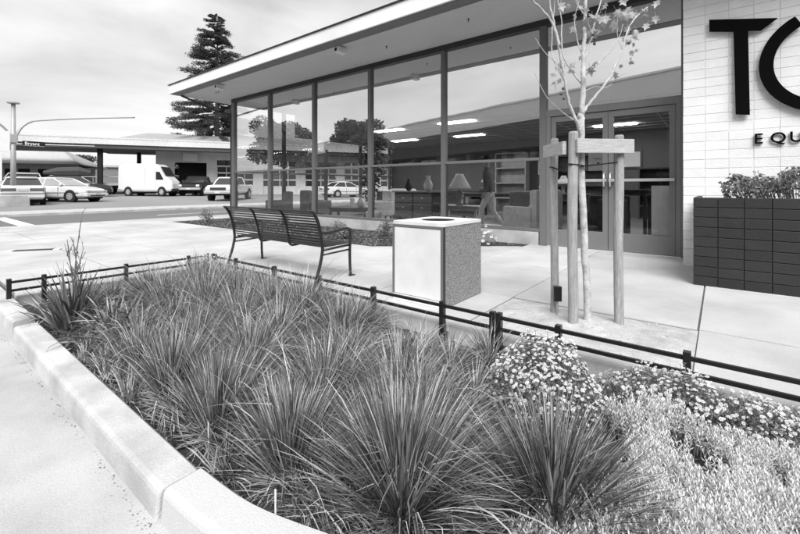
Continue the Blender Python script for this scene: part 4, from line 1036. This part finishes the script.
wsx = MB(); wsx.add([(2.19,.80,1.66),(2.19,-.80,1.66),(1.60,-.74,2.42),(1.60,.74,2.42)],[(0,1,2,3)]); wsx.build('windscreen', M['cglass'], t, loc=(.02,0,.012))
B('front_bumper', M['trim'], t, 2.7,2.98,-.84,.84,.40,.62, bevel=.04); B('underbody', M['dark'], t, -2.4,2.4,-.8,.8,.25,.42)
# dark car with a covered load
t = thing('parked_car', 'dark car with a black covered load on its roof, behind the sedans', 'car', (-37.5,8.6,lotz(-37.5)), R(70))
loft([(-2.2,[(.75,.3),(.85,.6),(.8,.95)]),(-1.5,[(.8,.25),(.88,.7),(.82,1.0)]),(1.2,[(.8,.25),(.88,.7),(.82,.98)]),(2.2,[(.72,.3),(.8,.55),(.7,.78)])], M['carb'], 'body', t)
loft([(-1.9,[(.75,.98),(.6,1.2)]),(-1.4,[(.75,.98),(.62,1.55)]),(.2,[(.75,.98),(.62,1.55)]),(.9,[(.75,.98),(.7,1.02)])], M['cglass'], 'cabin', t)
ldm = loft([(-1.8,[(.5,1.56),(.6,1.7),(.4,1.85)]),(-1.0,[(.7,1.56),(.78,1.85),(.5,2.12)]),(.2,[(.7,1.56),(.78,1.9),(.45,2.2)]),(.9,[(.5,1.56),(.55,1.75),(.3,1.95)])], M['fabd'], 'covered_load', t)
for s_ in (1,-1):
    for x in (-1.35,1.35): wheel(t,x,.80*s_,.31,.19,s_)

# ------------------------------------------------------------------ garage across the street
ga = thing('garage_building', 'long low garage with shingled canopy and white bays across the street', 'building', (-36,17.9,0), math.atan2(.876,.483))
# local x runs along the canopy edge (to the right), local y points away from the street
B('canopy_roof', M['mans'], ga, -26,30,.0,7.0,4.55,5.05)
fasc = MB(); fasc.add([(-26,-.35,4.50),(30,-.35,4.50),(30,.15,5.15),(-26,.15,5.15)],[(0,1,2,3)]); fasc.add([(-26,-.35,4.50),(-26,.15,5.15),(-26,.15,4.5)],[(0,1,2)])
fasc.build('shingle_skirt', M['mans'], ga)
B('canopy_shade_band', M['dkwall'], ga, -26,30,-.25,.15,4.18,4.498)  # dark colour stands in for the shadow under the canopy soffit
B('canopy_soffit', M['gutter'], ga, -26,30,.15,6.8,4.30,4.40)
B('trim_strip', M['wallw'], ga, -15,-8.5,-.27,-.252,4.30,4.36)
for x in (-8.3,-17.0): B('canopy_post', M['dark'], ga, x-.17,x+.17,.3,.64,.2,4.18)
B('canopy_post', M['dark'], ga, -6.2,-5.9,3.2,3.5,.2,4.18)
hip = MB(); hip.add([(-12,7.0,5.05),(28,7.0,5.05),(28,19,5.05),(-12,19,5.05),(-7,13,7.1),(24,13,7.1)],[(0,1,5,4),(1,2,5),(2,3,4,5),(3,0,4)]); hip.build('hip_roof', M['roofg'], ga)
# walls with bays
gw = MB()
gw.box(-4.6,-3.1,2.5,2.8,.2,4.3); gw.box(-3.1,-.4,2.5,2.8,3.3,4.3)
for k in range(6):
    x0 = -.4+k*4.2; gw.box(x0,x0+.9,2.5,2.8,.2,4.3); gw.box(x0+.9,x0+4.2,2.5,2.8,3.75,4.3)
gw.box(-4.6,-4.3,2.8,12,.2,4.3)
gw.build('wall', M['wallw'], ga)
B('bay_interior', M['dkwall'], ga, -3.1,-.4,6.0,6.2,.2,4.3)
for k in range(6):
    x0 = -.4+k*4.2+.9
    d = B('bay_door', M['wallw'], ga, x0,x0+3.3,2.62,2.70,.2,1.1)
    for z in (1.1,1.75,2.4,3.05):
        B('door_rail', M['wallw'], d, x0,x0+3.3,2.60,2.70,z+.55,z+.70 if z < 3 else 3.75)
        for q in range(4):
            B('pane', M['winglass'], d, x0+.06+q*.82,x0+.76+q*.82,2.65,2.67,z,z+.55)
    st_ = MB()
    for q in range(5): st_.box(x0-.03+q*.82+.01,x0+.06+q*.82-.01,2.60,2.70,1.1,3.05)
    st_.build('door_stile', M['wallw'], d)
B('poster', M['signw'], ga, -2.4,-1.2,2.40,2.44,3.45,4.15)
# lower building behind the canopy
of = thing('office_building', 'small gabled building with a row of dark windows behind the canopy', 'building', (-52,5.5,.4), math.atan2(.876,.483))
B('wall', M['wallw'], of, -14,6,0,8,0,2.6)
rf = MB(); rf.add([(-15,-1.0,2.75),(7,-1.0,2.75),(7,9,2.75),(-15,9,2.75),(-13,4,4.6),(4,4,4.6)],[(0,1,5,4),(1,2,5),(2,3,4,5),(3,0,4),(0,3,2,1)]); rf.build('roof', M['mans'], of)
B('eaves', M['roofg'], of, -15,7,-1.02,-.95,2.55,2.76)
for k in range(8):
    w = B('window', M['winglass'], of, -13.2+k*2.4,-11.4+k*2.4,-.05,.02,.9,2.3)
    B('window_frame', M['wallw'], w, -12.34+k*2.4,-12.26+k*2.4,-.07,-.051,.9,2.3)
B('banner', M['signw'], of, -6,-3.6,-.5,-.46,1.6,3.0)
wh = thing('warehouse', 'pale grey warehouse wall far behind the canopy', 'building', (-72,22,.4), math.atan2(.876,.483))
B('wall', M['gutter'], wh, -30,20,0,10,0,3.6); B('roof', M['mans'], wh, -30.3,20.3,-.3,10.3,3.6,3.9)
for k in range(10): B('wall_rib', M['edge'], wh, -29+k*4.8,-28.7+k*4.8,-.06,-.002,0,3.6)
# railing and trailer beside the van
t = thing('yard_railing', 'tubular yard railing under the canopy beside the van', 'railing', (-40.5,12.0,lotz(-40.5)), math.atan2(.876,.483))
for z in (1.5,.95): MB().tube([(-3,0,z),(2.5,0,z)], .03, 6).build('rail', M['metal'], t)
for x in (-3,-1.6,-.3,1.0,2.4): MB().tube([(x,0,0),(x,0,1.5)], .03, 6).build('post', M['metal'], t)
t = thing('flatbed_trailer', 'low dark flatbed trailer beneath the canopy railing', 'trailer', (-41.5,11.5,lotz(-41.5)), math.atan2(.876,.483))
B('deck', M['metal'], t, -3.2,2.2,-1,1,.75,.95); B('chassis', M['dark'], t, -3.0,2.0,-.6,.6,.5,.75)
for x in (-.6,.3):
    for s_ in (1,-1): wheel(t,x,1.0*s_,.36,.24,s_)

# ------------------------------------------------------------------ signal pole and signs
sp = thing('signal_pole', 'grey traffic signal pole with long mast arms on a concrete block', 'pole', (-26.9,3.72,lotz(-26.9)))
B('base_block', M['edge'], sp, -.36,.36,-.55,.55,-.1,.52, bevel=.03)
MB().tube([(0,0,.5),(0,0,2),(0,0,4.95)], [.12,.105,.085], 12).build('shaft', M['metal'], sp, smooth=True)
MB().lathe([(.09,4.95),(.24,4.98),(.24,5.03),(.1,5.06)], 14).build('cap', M['metal'], sp)
B('collar', M['metal'], sp, -.14,.14,-.15,.15,3.05,3.5, bevel=.04)
MB().tube(ease([(0,.12,3.45),(0,.30,3.85),(0,.6,4.15),(0,1.1,4.3),(0,2.8,4.62),(0,5.2,5.0)],5), [.055]*12+[.035]*14, 8).build('mast_arm', M['metal'], sp, smooth=True)
MB().tube(ease([(0,-.12,3.45),(0,-.35,3.8),(0,-.75,4.1),(0,-1.3,4.28),(0,-3.4,4.4)],5), .05, 8).build('mast_arm', M['metal'], sp, smooth=True)
ns_ = thing('street_sign', 'black street name board on the signal pole', 'sign', (-26.75,3.9,3.02), R(90))
B('board', M['dark'], ns_, .12,.98,-.02,.02,0,.25)
bo = B('border', M['signw'], ns_, .14,.96,-.023,-.0205,.012,.022)
me = text_mesh('Bryant', .21, .004); me.materials.clear(); me.materials.append(M['signw'])
o = link('lettering', me, ns_, (.2,-.026,.06)); o.rotation_euler = (R(90),0,0)
gs = thing('guide_sign', 'pale round-cornered sign plate on a thin post left of the signal pole', 'sign', (-25.6,3.0,lotz(-25.6)), R(90))
B('post', M['metal'], gs, -.045,.045,-.04,.04,-.1,3.6)
B('plate', M['signw'], gs, -.42,.42,-.07,-.042,2.55,3.5, bevel=.012); B('lower_plate', M['signw'], gs, -.16,.16,-.065,-.042,1.2,2.5, bevel=.01)
MB().lathe([(.18,0),(.18,.004)], 20, X=Matrix.Translation((-.1,-.072,3.2)) @ Matrix.Rotation(R(90),4,'X')).build('symbol', M['metal'], gs)

# ------------------------------------------------------------------ background trees
def conifer(loc, h, rad, label, n=26000, lean=0):
    t = thing('conifer_tree', label, 'tree', loc)
    MB().tube([(0,0,0),(.1,0,h*.5),(0,.1,h*.98)],[h*.018,h*.011,.03],8).build('trunk', M['oldbark'], t)
    c = MB(); lim = MB(); z = h*.10; 
    while z < h*.985:
        f = z/h; rr = rad*(1-f)**.66*(1.0+.35*mnoise.noise((z*.45,2,0)))+.3
        for q in range(random.randint(5,7)):
            a = rnd(0,6.28); L_ = rr*rnd(.55,1.12); dz = -.12*L_+rnd(-.25,.45)*L_*.6
            zb = z+rnd(-.03,.03)*h; tip = Vector((math.cos(a)*L_,math.sin(a)*L_,zb+dz)); lim.tube([(0,0,zb),tip],[.05,.015],4)
            m_ = int(80+L_*140)
            for i in range(m_):
                s_ = random.random()**.7; p = Vector((0,0,zb)).lerp(tip,.15+.9*s_)+Vector((rnd(-1,1),rnd(-1,1),rnd(-.55,.5)))*(.20+.26*s_)*min(1,L_*.45)
                u = Vector((math.cos(a)+rnd(-.9,.9),math.sin(a)+rnd(-.9,.9),rnd(-.5,.7))).normalized(); e = u.cross(Vector((rnd(-1,1),rnd(-1,1),rnd(-1,1)))).normalized(); k_ = rnd(.07,.19)
                c.add([p-u*k_*.6,p+e*k_*.28,p+u*k_,p-e*k_*.28],[(0,1,2,3)])
        z += h*.016*rnd(.7,1.5)
    stuff(c.build('crown', M['conif'], t)); lim.build('limbs', M['oldbark'], t)
conifer((-48.8,25.1,0), 22.4, 6.4, 'tall dark conifer rising behind the garage roof')
def broad(loc, h, rad, n, label, size=.20):
    t = thing('broadleaf_tree', label, 'tree', loc); th = h*.35
    MB().tube([(0,0,-.2),(.05,0,th*.6),(0,.1,th*1.3)],[h*.028,h*.022,h*.014],8).build('trunk', M['oldbark'], t)
    c = MB(); li = MB()
    for k in range(16):
        a = rnd(0,6.28); r = rad*random.random()**.5*.72; z = h*rnd(.45,.86); z -= .12*h*(r/rad)
        p = (r*math.cos(a),r*math.sin(a),z); li.tube([(0,0,th*.9),((p[0])*.4,p[1]*.4,(th+z)*.52),p],[h*.011,h*.007,.02],5)
        leaf_cloud(c,p,(rad*.40,rad*.40,h*.12),n//16,size,shell=.25)
    stuff(c.build('crown', M['tleaf'], t)); li.build('limbs', M['oldbark'], t)
broad((-58,34,.4), 9, 4.5, 5200, 'round dark tree behind the garage, left of the window mullions')
broad((-50,42,.4), 8, 4.2, 4600, 'bushy tree seen through the corner window')
broad((-44,50,.4), 9, 4.5, 4600, 'wide tree seen through the second window')
broad((-64,14,.4), 5.4, 3.2, 3000, 'low round tree top behind the canopy roof')
broad((-30,-17,-.2), 9.5, 3.6, 11000, 'tree mirrored in the fourth window')
broad((-39,-14,-.2), 10.5, 3.8, 11000, 'tree mirrored in the third window')
broad((-24,-12,-.2), 6.5, 2.2, 7000, 'small tree mirrored low in the fourth window')
broad((1.2,-8.0,-.2), 6.2, 1.5, 2600, 'leafy young tree mirrored above the right door', .14)

# building across the parking lot, mirrored in the glass
mb_ = thing('strip_mall', 'long pale commercial block mirrored in the shop windows', 'building', (0,-18,-.15), R(16.0)-math.pi*0)
B('wall', M['bulk'], mb_, -70,45,-8,0,6.9,9.0); B('parapet_cap', M['fascia'], mb_, -70,45,-8,.1,9.0,9.15)
B('awning', M['dkwall'], mb_, -70,45,-1.5,1.6,4.6,6.89)
B('rear_block', M['dkwall'], mb_, -70,45,-8,-1.5,0,6.9)
for k in range(24):
    x = -70+k*4.8; B('pier', M['frame'], mb_, x,x+.6,-1.0,0,0,5.4)
    w = B('shop_window', M['winglass'], mb_, x+.6,x+4.8,-.6,-.55,.3,4.4)
    B('window_frame', M['frame'], w, x+2.65,x+2.75,-.55,-.5,.3,4.4)

# ------------------------------------------------------------------ person walking inside
def person(loc, rz, s):
    t = thing('person', 'person in dark jacket and pale trousers walking inside behind the fifth window', 'person', loc, rz)
    t.scale = (s,s,s)
    # facing +x; joints: position, radius
    J = {'pel':((0,0,.95),.135),'abd':((.01,0,1.10),.14),'che':((.03,0,1.32),.155),'nek':((.05,0,1.50),.06),'hd0':((.075,0,1.57),.07),'hd1':((.085,0,1.66),.088),'hd2':((.08,0,1.73),.075),
         'hipL':((0,.09,.90),.095),'kneL':((.17,.10,.50),.062),'ankL':((.24,.10,.10),.042),'toeL':((.39,.11,.05),.038),
         'hipR':((0,-.09,.90),.095),'kneR':((-.04,-.10,.50),.062),'ankR':((-.32,-.10,.15),.042),'toeR':((-.22,-.11,.04),.036),
         'shL':((.03,.17,1.42),.07),'elL':((-.08,.24,1.16),.05),'wrL':((.02,.25,.93),.034),'haL':((.06,.25,.86),.032),
         'shR':((.03,-.17,1.42),.07),'elR':((.02,-.24,1.14),.05),'wrR':((.20,-.22,1.02),.034),'haR':((.27,-.20,1.00),.032)}
    E = [('pel','abd'),('abd','che'),('che','nek'),('nek','hd0'),('hd0','hd1'),('hd1','hd2'),('pel','hipL'),('hipL','kneL'),('kneL','ankL'),('ankL','toeL'),('pel','hipR'),('hipR','kneR'),('kneR','ankR'),('ankR','toeR'),
         ('che','shL'),('shL','elL'),('elL','wrL'),('wrL','haL'),('che','shR'),('shR','elR'),('elR','wrR'),('wrR','haR')]
    for sd,ha in (('L',Vector((.06,.25,.86))),('R',Vector((.27,-.20,1.0)))):
        d = Vector((.25,0,-1)).normalized() if sd == 'L' else Vector((1,.1,-.25)).normalized()
        sv = Vector((1,0,.25)).normalized() if sd == 'L' else Vector((0,.3,1)).normalized()
        for k,(o_,l) in enumerate(((-.028,.07),(-.009,.08),(.010,.078),(.028,.062))):
            a = ha+sv*o_+d*.035; J['f%s%d'%(sd,k)] = (tuple(a),.011); J['g%s%d'%(sd,k)] = (tuple(a+d*l*.6+Vector((0,0,-.008))),.009)
            E += [('ha'+sd,'f%s%d'%(sd,k)),('f%s%d'%(sd,k),'g%s%d'%(sd,k))]
        a = ha+sv*-.038+d*.01; J['t'+sd] = (tuple(a),.012); J['u'+sd] = (tuple(a+d*.04-sv*.012),.010); E += [('ha'+sd,'t'+sd),('t'+sd,'u'+sd)]
    ks = list(J); me = bpy.data.meshes.new('body'); me.from_pydata([J[k][0] for k in ks],[(ks.index(a),ks.index(b2)) for a,b2 in E],[])
    o = bpy.data.objects.new('body_tmp', me); COL.objects.link(o)
    o.modifiers.new('s','SKIN'); sv_ = me.skin_vertices[0].data
    for i,k in enumerate(ks): r_ = J[k][1]; sv_[i].radius = (r_,r_*(.78 if k in ('abd','che','pel') else 1)); sv_[i].use_root = (k == 'pel')
    for i,k in enumerate(ks):
        if k in ('abd','che','pel'): sv_[i].radius = (J[k][1]*1.15,J[k][1]*.85)
    o.modifiers.new('u','SUBSURF').levels = 2
    dg = bpy.context.evaluated_depsgraph_get(); m2 = bpy.data.meshes.new_from_object(o.evaluated_get(dg)); bpy.data.objects.remove(o)
    m2.name = 'body'; m2.materials.clear()
    for k in ('skin','jack','jeans','shoe'): m2.materials.append(M[k])
    for p in m2.polygons:
        c = p.center; p.use_smooth = True
        hand = (c.x > .19 and c.y < -.12 and .9 < c.z < 1.1) or (c.y > .19 and c.z < .93 and c.z > .7)
        if c.z > 1.515: mi = 0
        elif hand: mi = 0
        elif c.z > .93 or (abs(c.y) > .18 and c.z > .8): mi = 1
        elif c.z > .115 or (c.x < -.2 and c.z > .2): mi = 2
        else: mi = 3
        p.material_index = mi
    bo = link('body', m2, t)
    # hair cap, nose, ears
    h = MB(); X = Matrix.Translation((.072,0,1.70)) @ Matrix.Diagonal((1.12,.95,1.0,1))
    h.lathe([(.098,-.05),(.102,-.01),(.098,.03),(.078,.07),(.045,.094),(.01,.102)],18,X=X); h.build('hair', M['hair'], t, smooth=True)
    nn_ = MB(); nn_.add([(.168,0,1.675),(.20,0,1.635),(.165,.018,1.632),(.165,-.018,1.632)],[(0,1,2),(0,3,1),(1,3,2)]); nn_.build('nose', M['skin'], bo)
    for s_ in (1,-1): MB().lathe([(.004,-.03),(.018,-.015),(.022,.01),(.006,.03)],8,(.075,.088*s_,1.655)).build('ear', M['skin'], bo, smooth=True)
    return t
person((-4.02,8.28,.004), R(186), .95)

# indoor plant by the window
t = thing('indoor_plant', 'tall leafy indoor plant standing at the mullion of the third window', 'plant', (-7.0,7.75,0))
MB().lathe([(.12,0),(.17,.02),(.21,.36),(.19,.37),(.17,.33)],18).build('pot', M['fabl'], t, smooth=True)
MB().tube([(0,0,.3),(.03,0,1.0),(0,.04,1.8)],[.02,.016,.008],6).build('stem', M['oldbark'], t)
b_ = MB()
for z in (.8,1.1,1.4,1.65,1.9,2.1): leaf_cloud(b_,(rnd(-.08,.08),rnd(-.08,.08),z),(.28,.28,.2),150,.05)
b_.build('foliage', M['tleaf'], t)
